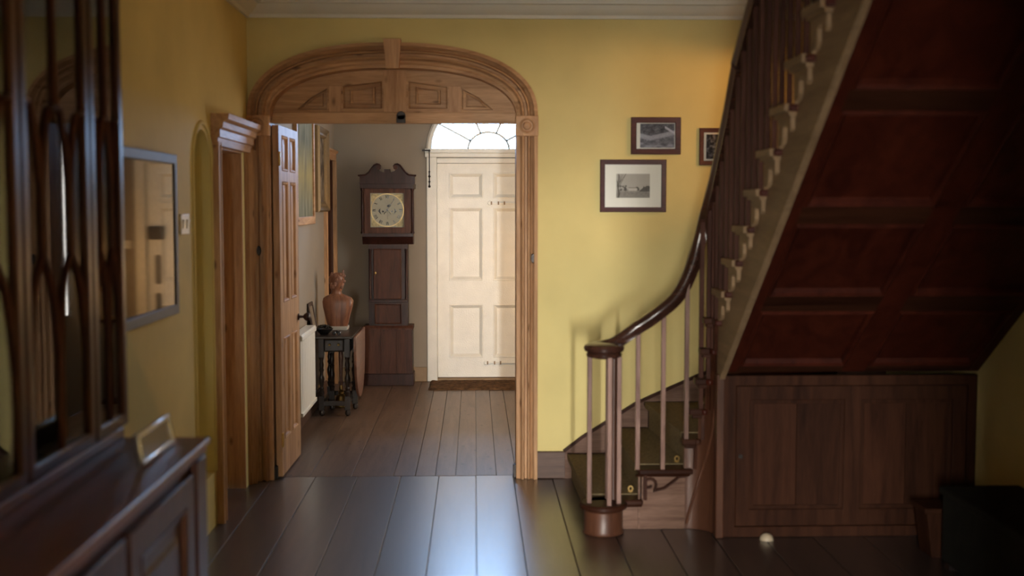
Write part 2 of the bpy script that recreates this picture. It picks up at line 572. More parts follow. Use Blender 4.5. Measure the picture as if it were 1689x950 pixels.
# cornice: stepped profile swept along the left and arch walls
cp = [(0, 0), (0, -0.105), (0.02, -0.105), (0.026, -0.085), (0.05, -0.075), (0.075, -0.05), (0.085, -0.03), (0.11, -0.028), (0.115, 0)]
cm = MB()
cm.prism([(YA - a, CZ + b) for a, b in cp], 'x', XL + 0.0, XR)
cm.build('trim_1', CORN)
tag(bpy.data.objects['trim_1'], 'off-white moulded plaster cornice above the archway wall', None, None, 'structure')
tag(MB().prism([(XL + a, CZ + b) for a, b in cp], 'y', -3.2, YA - 0.002).build('trim_2', CORN), 'off-white plaster cornice running along the left wall', None, None, 'structure')
tag(B(0.40, 0.585, YA - 0.025, YA, 0, 0.175).build('baseboard_back', SKIRT, bevel=0.005), 'brown skirting between archway and stairs', None, None, 'structure')
bl = MB()
bl.box(XL, XL + 0.02, -3.2, NY0 - .05, 0, 0.16)
tag(bl.build('baseboard_left', SKIRT), None, None, None, 'structure')
bl = MB()
bl.box(HL, HL + 0.018, YB, HDY0 - 0.1, 0, 0.14)
tag(bl.build('baseboard_hall_left', SKIRT), 'brown skirting below the white radiator', None, None, 'structure')
bl = MB()
bl.box(HL, -0.475, YE - 0.02, YE, 0, 0.145)
tag(bl.build('baseboard_hall_end', SKIRT_T, bevel=0.005), 'tan painted skirting between the clock and front door', None, None, 'structure')

# ------------------------------------------------------------------ pine archway
ar = struct('trim_3', 'stripped pine arched doorway surround with reeded jambs and keystone', (ACX, YA, 0))
reed = [(0, -0.005), (0, .050), (.022, .055), (.028, .030), (.041, .016), (.052, .043), (.060, .045), (.066, .014), (.080, .014), (.086, .046), (.098, .050), (.109, .022), (.122, .016), (.135, .022), (.135, -0.005)]
for s, x0 in ((1, -1.418), (-1, 0.402)):
    MB().prism([(x0 + s * a, YA - b) for a, b in reed], 'z', 0.0, 2.19).build('jamb', PINE, ar)
    cb = MB()
    x1 = x0 + s * 0.137
    cb.box(min(x0, x1) - .003, max(x0, x1) + .003, YA - 0.06, YA, 2.19, 2.317)
    c = ((x0 + x1) / 2, YA - 0.06, 2.2535)
    b_ = cb.build('corner_block', PINE, ar, bevel=0.004)
    MB().lathe([(0.05, 0.002), (0.05, -0.008), (0.042, -0.012), (0.036, -0.004), (0.026, -0.004), (0.022, -0.014), (0.010, -0.018), (0.001, -0.018)], c, 24, 'y').build('roundel', PINE, b_)
    # lining of the opening
    lx = -1.285 if s > 0 else 0.268
    B(min(lx, lx - s * .02), max(lx, lx - s * .02), YA - 0.02, YB + 0.02, 0, 2.277).build('lining', PINE, ar)
    # key plate
    kx = (-1.355 if s > 0 else 0.372)
    kz = 1.47 if s > 0 else 1.42
    k = MB().lathe([(0.001, -.004), (0.011, -.004), (0.013, 0), (0.013, .01)], (kx, YA - 0.047, kz), 14, 'y', 1, 2.4)
    k.build('key_plate', IRON, ar)
    B(lx - .02 if s < 0 else lx, lx if s < 0 else lx + .02, YA + 0.0, YA + 0.05, 0.002, 0.085).build('floor_pivot', IRON, ar, bevel=0.004)
AX, ART = 0.910, 0.457
pts = [(x, YA, z) for x, z in arc(ACX, 2.313, AX, ART, 180, 0, 56, 2.36)]
mid = len(pts) // 2
prof = [(a, b) for a, b in reed]
MB().sweep(pts[:mid + 1], prof, (0, -1, 0)).build('arch_moulding', PINE_X, ar)
MB().sweep(pts[mid:], prof, (0, -1, 0)).build('arch_moulding', PINE_X, ar)
MB().prism([(ACX - .056, 2.79), (ACX + .056, 2.79), (ACX + .041, 2.605), (ACX - .041, 2.605)], 'y', YA - 0.078, YA).build('keystone', PINE, ar, bevel=0.003)
# overdoor panelling
topar = arc(ACX, 2.30, 0.79, 0.335, 0, 180, 40, 2.36)
FY = YA + 0.115
MB().sweep([(x, YA, z) for x, z in arc(ACX, 2.30, 0.795, 0.335, 180, 0, 48, 2.36)], [(-.004, -.13), (.018, -.13), (.018, .012), (-.004, .012)], (0, -1, 0)).build('arch_lining', PINE_X, ar)


def px(u): return (u - 649.5) * 0.00390 + ACX + 0.0


pl = [(px(565), 2.372), (px(630), 2.372), (px(630), 2.548), (px(565), 2.515)]
pr = [(px(672), 2.372), (px(737), 2.372), (px(737), 2.515), (px(672), 2.548)]
tl = [(px(490), 2.365), (px(540), 2.365), (px(540), 2.50), (px(515), 2.447)]
tr = [(px(760), 2.365), (px(812), 2.365), (px(787), 2.447), (px(760), 2.50)]
od = MB().holed([(ACX - .79, 2.277)] + [(ACX + .79, 2.277)] + topar, [pl, pr, tl, tr], 'y', FY, FY + 0.035)
od.build('overdoor_frame', PINE_X, ar, smooth=20)
for q, st in ((pl, 'big'), (pr, 'big'), (tl, 's'), (tr, 's')):
    qq = [(x, z) for x, z in q]
    MB().poly_panel(qq, [(1.03, .036), (1.03, .022), (.97, .022), (.90, .036), (.64, .032), (.59, .010), (.53, .010), (0.49, .020)],
                    lambda a, b, h: (a, FY + h - .008, b)).build('overdoor_panel', PINE_X, ar, smooth=20)
for u0, u1, z1 in ((632, 669, 2.62), (543, 563, 2.515), (739, 759, 2.515)):
    B(px(u0), px(u1), FY - 0.009, FY, 2.35, z1).build('overdoor_stile', PINE, ar, bevel=0.002)
B(ACX - .79, ACX + .79, FY - 0.014, FY, 2.277, 2.347).build('overdoor_rail', PINE_X, ar, bevel=0.003)
kp = MB()
kp.box(px(653), px(668), FY - 0.034, FY - .012, 2.279, 2.33)
kp.lathe([(0.029, FY - .034), (0.029, FY - .014)], (px(660.5), 0, 2.325), 14, 'y', 1, 1)
kp.build('bolt_keeper', IRON, ar, bevel=0.003)


# ------------------------------------------------------------------ panelled door leaf
def door_leaf(root, w, z0, z1, t, cols, rows, mat, steps, frame='leaf_frame', pname='panel'):
    """front face at local y=0 looking to -y"""
    holes = [[(a, c), (b, c), (b, d), (a, d)] for a, b in cols for c, d in rows]
    MB().holed([(0, z0), (w, z0), (w, z1), (0, z1)], holes, 'y', 0, t).build(frame, mat, root, smooth=20, off=(0, 0, 0))
    for a, b in cols:
        for c, d in rows:
            MB().panel(a, b, c, d, steps, lambda p, q, h: (p, h, q)).build(pname, mat, root, smooth=20, off=(0, 0, 0))


d1 = struct('door_1', 'open stripped pine six panel door leaf folded back into the hall')
stp = [(0, .03), (0, .004), (.006, -.004), (.016, .001), (.022, .014), (.05, .012), (.062, .009), (.064, .009)]
door_leaf(d1, 0.715, 0.012, 2.262, 0.04, [(0.105, 0.325), (0.40, 0.615)], [(0.235, 0.90), (1.126, 1.91), (1.975, 2.205)], PINE, stp)
kn = MB().lathe([(0.022, 0.0), (0.024, -.006), (0.010, -.012), (0.009, -.035), (0.022, -.045), (0.030, -.060), (0.026, -.078), (0.012, -.086), (0.001, -.087)], (0.665, 0, 0.985), 18, 'y')
kn.build('door_knob', OAK_D, d1, off=(0, 0, 0), label='dark round door knob')
for z in (0.25, 2.05):
    MB().lathe([(.008, z - .045), (.008, z + .045)], (-0.004, -.004, 0), 10).box(0, .03, -.003, 0.0, z - .045, z + .045).build('hinge', BRASS, d1, off=(0, 0, 0), label='brass hinge')
d1.location = (-1.235, 7.755, 0)
d1.rotation_euler = (0, 0, R(90.4 - 1.6))

# left doorway in the left wall
d2 = struct('door_2', 'stripped pine doorcase with moulded cornice beside the archway', (XL, 7.1, 0))
leg = [(a * .92, b) for a, b in reed]
MB().prism([(XL + b, 7.70 - a) for a, b in leg], 'z', 0, 2.10).build('architrave', PINE, d2)
MB().prism([(XL + b * .8, 6.635 + a) for a, b in leg], 'z', 0, 2.10).build('architrave', PINE, d2)
corn = [(0, 2.08), (0.035, 2.08), (0.04, 2.12), (0.05, 2.125), (0.05, 2.165), (0.065, 2.175), (0.07, 2.205), (0.095, 2.22), (0.1, 2.25), (0, 2.25)]
MB().prism([(XL + a, z) for a, z in corn], 'y', 6.63, YA - 0.055).build('cornice', PINE_Y, d2)
# prism axis 'y' expects (x, z)
B(XL - .2, XL + .0, DY1 - 0.02, DY1 + 0.0, 0, DZ).build('lining', PINE, d2)
B(XL - .2, XL + .0, DY0, DY0 + 0.02, 0, DZ).build('lining', PINE, d2)
B(XL - .2, XL + .0, DY0, DY1, DZ - 0.02, DZ).build('lining', PINE_Y, d2)
B(XL - .23, XL - .19, DY0 - .03, DY1 + .03, 0, DZ + .03).build('leaf', PINE, d2)
for z in (0.30, 1.93):
    B(XL - .155, XL - .115, DY1 - 0.026, DY1 - .018, z - .05, z + .05).build('hinge', IRON, d2, bevel=0.002, label='black iron hinge')

# hall doorway at the far left
d4 = struct('door_4', 'brown wooden doorcase on the far hall wall behind the sculpture', (HL, 11.6, 0))
for y0, y1 in ((11.2, HDY0), (HDY1, 12.045)):
    MB().prism([(HL, y0), (HL + .03, y0), (HL + .035, y0 + .02), (HL + .022, y0 + .03), (HL + .022, y1 - .03), (HL + .03, y1 - .02), (HL + .026, y1), (HL, y1)], 'z', 0, HDZ).build('architrave', PINE, d4)
MB().prism([(HL, HDZ - .0), (HL + .024, HDZ), (HL + .024, HDZ + .07), (HL + .045, HDZ + .085), (HL + .045, HDZ + .1), (HL, HDZ + .1)], 'y', 11.19, 12.05).build('head', PINE_Y, d4)
B(HL - .12, HL - .08, HDY0, HDY1, 0, HDZ).build('leaf', STAIR, d4)
B(HL - .2, HL, HDY1 - .015, HDY1, 0, HDZ).build('lining', STAIR, d4)

# ------------------------------------------------------------------ front door and fanlight
d3 = struct('door_3', 'cream painted six panel front door with iron lock and bolts')
door_leaf(d3, 1.02, 0.035, 2.17, 0.05, [(0.115, 0.455), (0.555, 0.895)], [(0.23, 0.77), (1.005, 1.738), (1.828, 2.081)], DOORW,
          [(0, .045), (0, .000), (.004, -.004), (.012, -.002), (.040, .024), (.043, .024)])
LD = (0, 0, 0)
for z in (0.29, 1.05, 1.99):
    MB().lathe([(.008, z - .05), (.008, z + .05)], (-.004, -.006, 0), 8).box(0, .03, -.003, 0, z - .05, z + .05).build('hinge', DOORW, d3, off=LD)
for x0, z, w in ((0.50, 1.78, .40), (0.46, 0.18, .45)):
    bo = MB().box(x0 + .03, x0 + w, -.02, -.006, z - .008, z + .008)
    bo.build('bolt', DOORW, d3, off=LD, bevel=.003)
    for k in (.03, .10, .16):
        MB().box(x0 + k, x0 + k + .014, -.026, 0, z - .016, z + .016).build('bolt_staple', SKIRT_T, d3, off=LD)
    MB().lathe([(.022, -.012), (.018, -.02), (.001, -.02)], (x0 + .02, 0, z), 12, 'y').build('bolt_knob', DOORW, d3, off=LD)
MB().box(0.86, 1.0, -.05, 0, 1.42, 1.55).build('rim_lock', IRON, d3, off=LD, bevel=.006, label='black iron rim lock')
for z in (1.00, .62):
    MB().prism(arc(.92, z + .24, .03, .03, 0, 180, 8) + arc(.92, z, .03, .03, 180, 360, 8), 'y', -.006, 0).build('finger_plate', IRON, d3, off=LD, label='long black finger plate')
fr = MB()
fr.box(-.105, -.004, -.06, .05, 0, 2.275)
fr.box(1.024, 1.125, -.06, .05, 0, 2.275)
fr.box(-.004, 1.024, -.045, .05, 2.174, 2.225)
fr.box(-.105, .012, .05, .085, 0, 2.275)
fr.box(1.008, 1.125, .05, .085, 0, 2.275)
fr.box(-.105, 1.125, .05, .085, 2.15, 2.275)
fr.box(-.105, 1.125, .05, .085, 0, .06)
fr.build('door_frame', DOORW, d3, off=LD, bevel=.006)
MB().box(-.12, 1.14, -.075, .05, 2.232, 2.275).build('transom', DOORW, d3, off=LD, bevel=.006)
MB().box(-.1, 1.12, -.05, .06, 0.0, 0.028).build('sill', SKIRT_T, d3, off=LD, bevel=.004)
d3.location = (-0.365, 12.115, 0)

wn = struct('window_1', 'bright semicircular fanlight with radiating bars above the front door', (FCX, YE, FCZ))
ringo = [(x, YE - .0, z) for x, z in arc(FCX, FCZ, .585, .52, 0, 180, 32)]
MB().sweep(ringo, [(-.022, -.005), (.03, -.005), (.03, .012), (.012, .03), (-.022, .03)], (0, -1, 0)).build('arch_frame', DOORW, wn)
MB().box(FCX - .63, FCX + .63, YE - .04, YE + .1, FCZ - .04, FCZ).build('window_sill', DOORW, wn, bevel=.004)
gy = YE + 0.1
MB().sweep([(x, gy, z) for x, z in arc(FCX, FCZ, .205, .17, 0, 180, 18)], [(-.011, -.012), (.011, -.012), (.011, .012), (-.011, .012)], (0, -1, 0)).build('glazing_bar', DOORW, wn)
angs = [180, 150, 112, 68, 30, 0]
for a in angs[1:-1]:
    c, s = math.cos(R(a)), math.sin(R(a))
    MB().bar((FCX + .205 * c, gy, FCZ + .17 * s), (FCX + .57 * c, gy, FCZ + .505 * s), .021, .024, (0, -1, 0)).build('glazing_bar', DOORW, wn)
for a1, a0 in zip(angs, angs[1:]):
    outerp = arc(FCX, FCZ, .562, .497, a0, a1, 8)
    innerp = arc(FCX, FCZ, .207, .172, a1, a0, 8)
    MB().prism(outerp + innerp, 'y', gy - .001, gy + .001).build('pane', PANE, wn, smooth=0)
MB().prism(arc(FCX, FCZ, .203, .168, 0, 180, 16), 'y', gy - .001, gy + .001).build('pane', PANE, wn, smooth=0)

# bell pull beside the front door
bp_ = thing('bell_pull', 'black iron bell pull rod hanging left of the front door', 'bell pull', (-.44, 12.02, 1.93))
MB().lathe([(.001, 0), (.010, .004), (.013, .015), (.006, .028), (.006, .05), (.012, .06), (.006, .07), (.006, .1), (.014, .112), (.006, .124), (.006, .15), (.010, .158), (.005, .168), (.005, .355), (.011, .36), (.011, .372), (.001, .376)], (-.44, 12.015, 1.93), 10).build('rod', IRON, bp_)
MB().box(-.51, -.43, 12.005, 12.055, 2.29, 2.304).build('bracket', IRON, bp_)

# coir mat
mt = MB()
nx, ny = 64, 26
mx0, mx1, my0, my1 = -.44, .66, 11.47, 12.03
grid = []
for j in range(ny + 1):
    for i in range(nx + 1):
        x = mx0 + (mx1 - mx0) * i / nx
        y = my0 + (my1 - my0) * j / ny
        e = 0 if i in (0, nx) or j in (0, ny) else 1
        grid.append((x + random.uniform(-.004, .004), y + random.uniform(-.003, .003), 0.001 + e * (.015 + .005 * noise.noise((x * 18, y * 18, 0)) + random.uniform(0, .004))))
mt.add(grid, [(j * (nx + 1) + i, j * (nx + 1) + i + 1, (j + 1) * (nx + 1) + i + 1, (j + 1) * (nx + 1) + i) for j in range(ny) for i in range(nx)])
tag(mt.build('door_mat', COIR, smooth=60), 'brown coir doormat on the boards before the front door', 'mat')

# ------------------------------------------------------------------ longcase clock (local: front at y=0, back at +y)
ck = thing('longcase_clock', 'tall mahogany longcase clock with swan neck pediment and painted dial', 'clock')
O0 = (0, 0, 0)
MB().box(-.245, .245, -.012, .25, 0, .115).build('plinth', OAK_D, ck, bevel=.004, off=O0)
bs = MB().box(-.232, .232, 0.004, .245, .115, .555)
b0 = bs.build('base', OAK_D, ck, off=O0)
for i in range(3):
    x0 = -.23 + i * .1535
    MB().box(x0 + .001, x0 + .1525, -.006, .006, .117, .548).build('board', OAK, b0, bevel=.0015, off=O0)
MB().prism([(-.012, .548), (-.012, .562), (.02, .585), (.25, .585), (.25, .548)], 'x', -.24, .24).build('base_moulding', OAK, ck, off=O0)
tk = MB().box(-.19, .19, .03, .235, .58, 1.385)
tk.build('trunk', OAK_D, ck, off=O0)
for s in (-1, 1):
    MB().lathe([(.014, .845), (.016, .86), (.012, .87), (.012, 1.31), (.016, 1.32), (.014, 1.335)], (s * .176, .026, 0), 12).build('quarter_column', OAK_D, ck, off=O0)
MB().panel(-.142, .128, .845, 1.335, [(0, .03), (0, .014), (.006, .010), (.012, .012), (.014, .012)], lambda a, b, h: (a, h, b)).build('trunk_door', OAK, ck, off=O0)
MB().panel(-.135, .128, .60, .80, [(0, .03), (0, .022), (.006, .02), (.014, .026), (.02, .026)], lambda a, b, h: (a, h, b)).build('lower_panel', OAK, ck, off=O0)
MB().box(-.192, .192, .015, .03, .815, .838).build('trunk_rail', OAK_D, ck, off=O0, bevel=.003)
MB().lathe([(.008, .008), (.008, .0), (.001, -.004)], (-.122, 0, 1.10), 10, 'y', 1, 1.8).build('keyhole_plate', BRASS, ck, off=O0, label='small brass keyhole plate')
# hood
MB().prism([(.03, 1.38), (-.015, 1.45), (-.03, 1.455), (-.03, 1.485), (.25, 1.485), (.25, 1.38)], 'x', -.245, .245).build('hood_moulding', OAK_D, ck, off=O0)
hd = MB()
hd.holed([(-.225, 1.485), (.225, 1.485), (.225, 1.92), (-.225, 1.92)], [[(-.166, 1.545), (.160, 1.545), (.160, 1.876), (-.166, 1.876)]], 'y', -.012, .03)
hd.box(-.225, -.205, .03, .24, 1.485, 1.92)
hd.box(.205, .225, .03, .24, 1.485, 1.92)
hd.build('hood', OAK, ck, off=O0, bevel=.002)
for s in (-1, 1):
    MB().lathe([(.018, 1.485), (.018, 1.50), (.013, 1.51), (.014, 1.70), (.012, 1.895), (.018, 1.905), (.018, 1.92)], (s * .242, -.012, 0), 14).build('hood_column', OAK_D, ck, off=O0)
MB().box(-.262, .262, -.03, .25, 1.92, 1.965).build('frieze', OAK_D, ck, off=O0, bevel=.002)
ped = [(-.265, 1.965), (.265, 1.965), (.265, 2.03), (.275, 2.045)]
right = [(.21, 2.045), (.175, 2.07), (.15, 2.105), (.125, 2.137), (.10, 2.15), (.075, 2.145), (.06, 2.125), (.066, 2.108), (.08, 2.10), (.072, 2.088), (.045, 2.078), (.028, 2.076), (.028, 2.105), (-.028, 2.105), (-.028, 2.076)]
left = [(-x, z) for x, z in reversed(right[:12])] + [(-.275, 2.045), (-.265, 2.03)]
MB().prism(ped + right + left, 'y', -.03, .0).build('swan_neck_pediment', OAK_D, ck, off=O0, smooth=20)
for s in (-1, 1):
    path = [(s * x, -.035, z + .004) for x, z in [(.28, 2.04), (.21, 2.046), (.175, 2.072), (.15, 2.107), (.125, 2.139), (.10, 2.152), (.076, 2.147), (.06, 2.126)]]
    MB().tube(path, .008, 8, (0, -1, 0)).build('scroll_moulding', OAK_D, ck, off=O0)
    MB().lathe([(.022, -.048), (.022, -.03), (.001, -.03)], (s * .082, 0, 2.122), 14, 'y').build('rosette', OAK, ck, off=O0)
dl = MB().box(-.166, .160, .012, .02, 1.545, 1.876).build('dial', DIAL, ck, off=O0, label='cream painted square dial with roman numerals')
DCX, DCZ = -.003, 1.7105
MB().sweep([(DCX + .158 * math.cos(t * PI / 24), .011, DCZ + .158 * math.sin(t * PI / 24)) for t in range(49)], [(-.002, -.001), (.002, -.001), (.002, .001), (-.002, .001)], (0, -1, 0)).build('chapter_ring', BRASS, dl, off=O0)
for sx in (-1, 1):
    for sz in (-1, 1):
        p = [(DCX + sx * .155, DCZ + sz * .158), (DCX + sx * .155, DCZ + sz * .09)] + [(DCX + sx * .163 * math.sin(R(a)), DCZ + sz * .163 * math.cos(R(a))) for a in (62, 52, 45, 38, 28)] + [(DCX + sx * .085, DCZ + sz * .158)]
        MB().prism(p, 'y', .0105, .012).build('spandrel', SPAND, dl, off=O0, label='gilded corner ornament')
nmb = [None]


def stroke(x0, z0, x1, z1, w, rot, rad=.128):
    c, s = math.cos(rot), math.sin(rot)
    def T(x, z):
        z += rad
        return (DCX + x * c + z * s, .0108, DCZ - x * s + z * c)
    nmb[0].bar(T(x0, z0), T(x1, z1), w, .0014, (0, -1, 0))


romans = ['XII', 'I', 'II', 'III', 'IIII', 'V', 'VI', 'VII', 'VIII', 'IX', 'X', 'XI']
for k, rm in enumerate(romans):
    wd_ = {'I': .008, 'V': .016, 'X': .017}
    x = -sum(wd_[c] for c in rm) / 2
    rot = k * PI / 6
    nmb[0] = MB()
    for c in rm:
        w = wd_[c]
        h = .015
        if c == 'I':
            stroke(x + w / 2, -h, x + w / 2, h, .0034, rot)
        elif c == 'V':
            stroke(x + .002, h, x + w / 2, -h, .004, rot)
            stroke(x + w - .002, h, x + w / 2, -h, .002, rot)
        else:
            stroke(x + .002, h, x + w - .002, -h, .004, rot)
            stroke(x + w - .002, h, x + .002, -h, .002, rot)
        x += w
    nmb[0].build('numeral', BLACKP, dl, off=O0, smooth=0)
hn = MB()
for ang, ln, w in ((32, .125, .004), (178, .09, .0022)):
    a = R(ang)
    hn.bar((DCX, .008, DCZ), (DCX + ln * math.sin(a), .008, DCZ + ln * math.cos(a)), w, .0015, (0, -1, 0))
hn.lathe([(.009, .006), (.009, .011)], (DCX, 0, DCZ), 12, 'y')
a = R(26)
hn.bar((DCX, .0065, DCZ), (DCX + .06 * math.sin(a), .0065, DCZ + .06 * math.cos(a)), .006, .0015, (0, -1, 0))
hn.lathe([(.013, .0055), (.013, .008)], (DCX + .052 * math.sin(a), 0, DCZ + .052 * math.cos(a)), 10, 'y')
hn.lathe([(.010, .0055), (.010, .008)], (DCX + .034 * math.sin(a) - .008, 0, DCZ + .034 * math.cos(a) + .01), 10, 'y')
for s in (-1, 1):
    hn.sweep([(DCX + s * .032 * math.sin(R(t)), .0105, DCZ - .045 + .032 * math.cos(R(t))) for t in range(20, 92, 12)], [(-.003, -.001), (.003, -.001), (.003, .001), (-.003, .001)], (0, -1, 0))
    hn.prism([(DCX + s * .066, DCZ + .02), (DCX + s * .09, DCZ - .01), (DCX + s * .056, DCZ - .045), (DCX + s * .07, DCZ - .01)], 'y', .0105, .0118)
hn.build('hands', BLACKP, dl, off=O0, smooth=0, label='black clock hands')
for s in (-1, 1):
    MB().lathe([(.009, .0105), (.009, .013)], (DCX + s * .042, 0, DCZ - .012), 12, 'y').build('winding_hole', BLACKP, dl, off=O0)
ck.location = (-.838, 11.80, 0)

# ------------------------------------------------------------------ radiator
rd = thing('radiator', 'white panel radiator on the hall wall behind the open door', 'radiator', (HL, 9.47, 0.16))
Y0, Y1, Z0, Z1 = 9.07, 9.87, .165, .785
g = [(-1.30, Y0 + .01)]
k = 16
dy = (Y1 - Y0 - .06) / k
pf = [(-1.345, Y0), (-1.30, Y0), (-1.30, Y0 + .03)]
for i in range(k):
    y = Y0 + .03 + i * dy
    pf += [(-1.30, y + dy * .1), (-1.291, y + dy * .3), (-1.291, y + dy * .7), (-1.30, y + dy * .9)]
pf += [(-1.30, Y1 - .03), (-1.30, Y1), (-1.345, Y1)]
MB().prism(pf, 'z', Z0, Z1 - .02).build('front_panel', RADW, rd, smooth=20)
MB().box(-1.302, -1.285, Y0, Y1, Z1 - .045, Z1 - .01).build('top_rim', RADW, rd, bevel=.004)
MB().box(-1.302, -1.285, Y0, Y1, Z0, Z0 + .03).build('bottom_rim', RADW, rd, bevel=.004)
gr = MB().box(-1.372, -1.292, Y0, Y1, Z1 - .012, Z1)
gr.build('top_grille', RADW, rd, bevel=.003)
MB().box(-1.37, -1.35, Y0 + .02, Y1 - .02, Z0 + .02, Z1 - .03).build('back_panel', RADW, rd)
MB().box(-1.379, -1.345, Y0 + .1, Y0 + .13, Z0 + .05, Z1 - .03).build('wall_bracket', RADW, rd)
MB().box(-1.379, -1.345, Y1 - .13, Y1 - .1, Z0 + .05, Z1 - .03).build('wall_bracket', RADW, rd)
MB().tube([(-1.335, Y0 + .03, .0), (-1.335, Y0 + .03, .12), (-1.335, Y0 + .035, Z0 + .01)], .009, 8, (0, 1, 0)).build('pipe', RADW, rd)
MB().lathe([(.016, .10), (.02, .11), (.02, .15), (.012, .165)], (-1.335, Y0 + .03, 0), 12).build('valve', BLACKP, rd)

# ------------------------------------------------------------------ hall paintings


def print_mesh(name, a0, a1, b0, b1, fn, colf, na=60, nb=44, parent=None, mat=PRINT):
    vs, fs = [], []
    for j in range(nb + 1):
        for i in range(na + 1):
            vs.append(fn(a0 + (a1 - a0) * i / na, b0 + (b1 - b0) * j / nb))
    for j in range(nb):
        for i in range(na):
            fs.append((j * (na + 1) + i, j * (na + 1) + i + 1, (j + 1) * (na + 1) + i + 1, (j + 1) * (na + 1) + i))
    off = wloc(parent)
    me = bpy.data.meshes.new(name)
    me.from_pydata([tuple(Vector(v) - off) for v in vs], [], fs)
    at = me.color_attributes.new('print', 'FLOAT_COLOR', 'POINT')
    k = 0
    for j in range(nb + 1):
        for i in range(na + 1):
            c = colf(i / na, j / nb)
            at.data[k].color = (*c, 1)
            k += 1
    me.materials.append(mat)
    o = bpy.data.objects.new(name, me)
    COL.objects.link(o)
    o.parent = parent
    return o


def fbm(x, y, s=0):
    return noise.fractal((x, y, s), 1.0, 2.0, 5) * 0.5 + 0.5


def mixc(a, b, t):
    t = max(0, min(1, t))
    return tuple(p + (q - p) * t for p, q in zip(a, b))


def painting_col(u, v):
    n = fbm(u * 9, v * 2.5, 3)
    c = mixc((.11, .105, .06), (.24, .22, .14), n * 1.6 - .3)
    c = mixc((.30, .23, .08), c, abs(v - .38) * 3.2 + .1 * n)
    s = fbm(u * 26, v * 1.2, 9)
    return mixc(c, (.07, .055, .04), max(0, s - .58) * 3)


pa = thing('painting', 'large green and grey landscape painting high on the left hall wall', 'painting', (HL, 9.85, 1.6))
PY0, PY1, PZ0, PZ1 = 9.33, 10.36, 1.60, 2.62
fr = MB().holed([(PY0, PZ0), (PY1, PZ0), (PY1, PZ1), (PY0, PZ1)], [[(PY0 + .05, PZ0 + .065), (PY1 - .05, PZ0 + .065), (PY1 - .05, PZ1 - .065), (PY0 + .05, PZ1 - .065)]], 'x', HL, HL + .034)
fr.build('frame', PINE_Y, pa, bevel=.005)
print_mesh('canvas', PY0 + .045, PY1 - .045, PZ0 + .06, PZ1 - .06, lambda a, b: (HL + .018, a, b), painting_col, 70, 70, pa)

p2 = thing('gilt_picture', 'dark picture in a thick worn gilded frame near the far hall door', 'painting', (HL, 10.75, 1.7))
GY0, GY1, GZ0, GZ1 = 10.42, 11.13, 1.70, 2.44
MB().panel(GY0, GY1, GZ0, GZ1, [(0, 0), (0, .05), (.015, .07), (.03, .06), (.05, .045), (.07, .05), (.085, .035), (.09, .02), (.092, .02)], lambda a, b, h: (HL + h, a, b)).build('frame', GILT, p2, smooth=20)
print_mesh('canvas', GY0 + .088, GY1 - .088, GZ0 + .088, GZ1 - .088, lambda a, b: (HL + .024, a, b), lambda u, v: mixc((.05, .035, .025), (.25, .19, .13), fbm(u * 5, v * 5, 1) * 1.8 - .6), 30, 30, p2)

# ------------------------------------------------------------------ gateleg table
tb = thing('gateleg_table', 'dark oak gateleg table with drop leaf against the left hall wall', 'table', (-1.17, 10.36, 0))
TX0, TX1, TY0, TY1, TZ = -1.355, -1.0, 9.975, 10.80, .68
MB().box(TX0, TX1, TY0, TY1, TZ - .024, TZ).build('tabletop', BLACKOAK, tb, bevel=.006)
lf = [(TY0, TZ - .004), (TY1, TZ - .004)] + [(TY0 + (TY1 - TY0) * (0.5 + .5 * math.cos(R(a))), TZ - .06 - .50 * math.sin(R(a)) ** .8) for a in range(0, 181, 12)]
MB().prism(lf, 'x', TX1 + .004, TX1 + .026).build('drop_leaf', LEAFW, tb, bevel=.005, label='reddish brown hanging half-oval leaf')
legp = [(.016, .002), (.02, .03), (.024, .06), (.016, .075), (.02, .10), (.013, .12), (.021, .17), (.024, .22), (.015, .26), (.013, .29), (.022, .32), (.015, .335), (.02, .38), (.014, .43), (.022, .46), (.014, .48)]


def turned_leg(x, y, z0=.16, z1=.5):
    m = MB()
    h = (z1 - z0)
    m.lathe([(r, z0 + (z / .48) * h) for r, z in legp], (x, y, 0), 14)
    m.box(x - .022, x + .022, y - .022, y + .022, .05, z0 + .005)
    m.box(x - .022, x + .022, y - .022, y + .022, z1 - .005, TZ - .024)
    m.lathe([(.010, 0), (.022, .012), (.024, .03), (.014, .052)], (x, y, 0), 12)
    return m


lx0, lx1, ly0, ly1 = -1.275, -1.06, 10.09, 10.66
for x, y in ((lx0, ly0), (lx1, ly0), (lx0, ly1), (lx1, ly1)):
    turned_leg(x, y).build('leg', BLACKOAK, tb)
turned_leg(-1.03, 10.43).build('gate_leg', BLACKOAK, tb)
turned_leg(-1.225, 10.40, .16, .5).build('gate_leg', BLACKOAK, tb)
frz = MB()
frz.box(lx0 - .02, lx0 + .0, ly0, ly1, .535, TZ - .024)
frz.box(lx1 - .0, lx1 + .02, ly0, ly1, .535, TZ - .024)
frz.box(lx0, lx1, ly1 - .01, ly1 + .01, .535, TZ - .024)
frz.build('frieze', BLACKOAK, tb)
dr = MB().panel(lx0 + .024, lx1 - .024, .54, TZ - .03, [(0, .02), (0, -.006), (.006, -.012), (.014, -.008), (.016, -.008)], lambda a, b, h: (a, ly0 + h - .006, b)).build('drawer', BLACKOAK, tb)
for x in (-1.205, -1.13):
    MB().lathe([(.010, -.012), (.011, -.018), (.005, -.024), (.009, -.032), (.001, -.036)], (x, ly0, .60), 10, 'y').build('knob', BRASS, dr)
for a in ((lx0, lx1, ly0 - .012, ly0 + .012), (lx0, lx1, ly1 - .012, ly1 + .012), (lx0 - .012, lx0 + .012, ly0, ly1), (lx1 - .012, lx1 + .012, ly0, ly1)):
    MB().box(*a, .085, .125).build('stretcher', BLACKOAK, tb, bevel=.003)

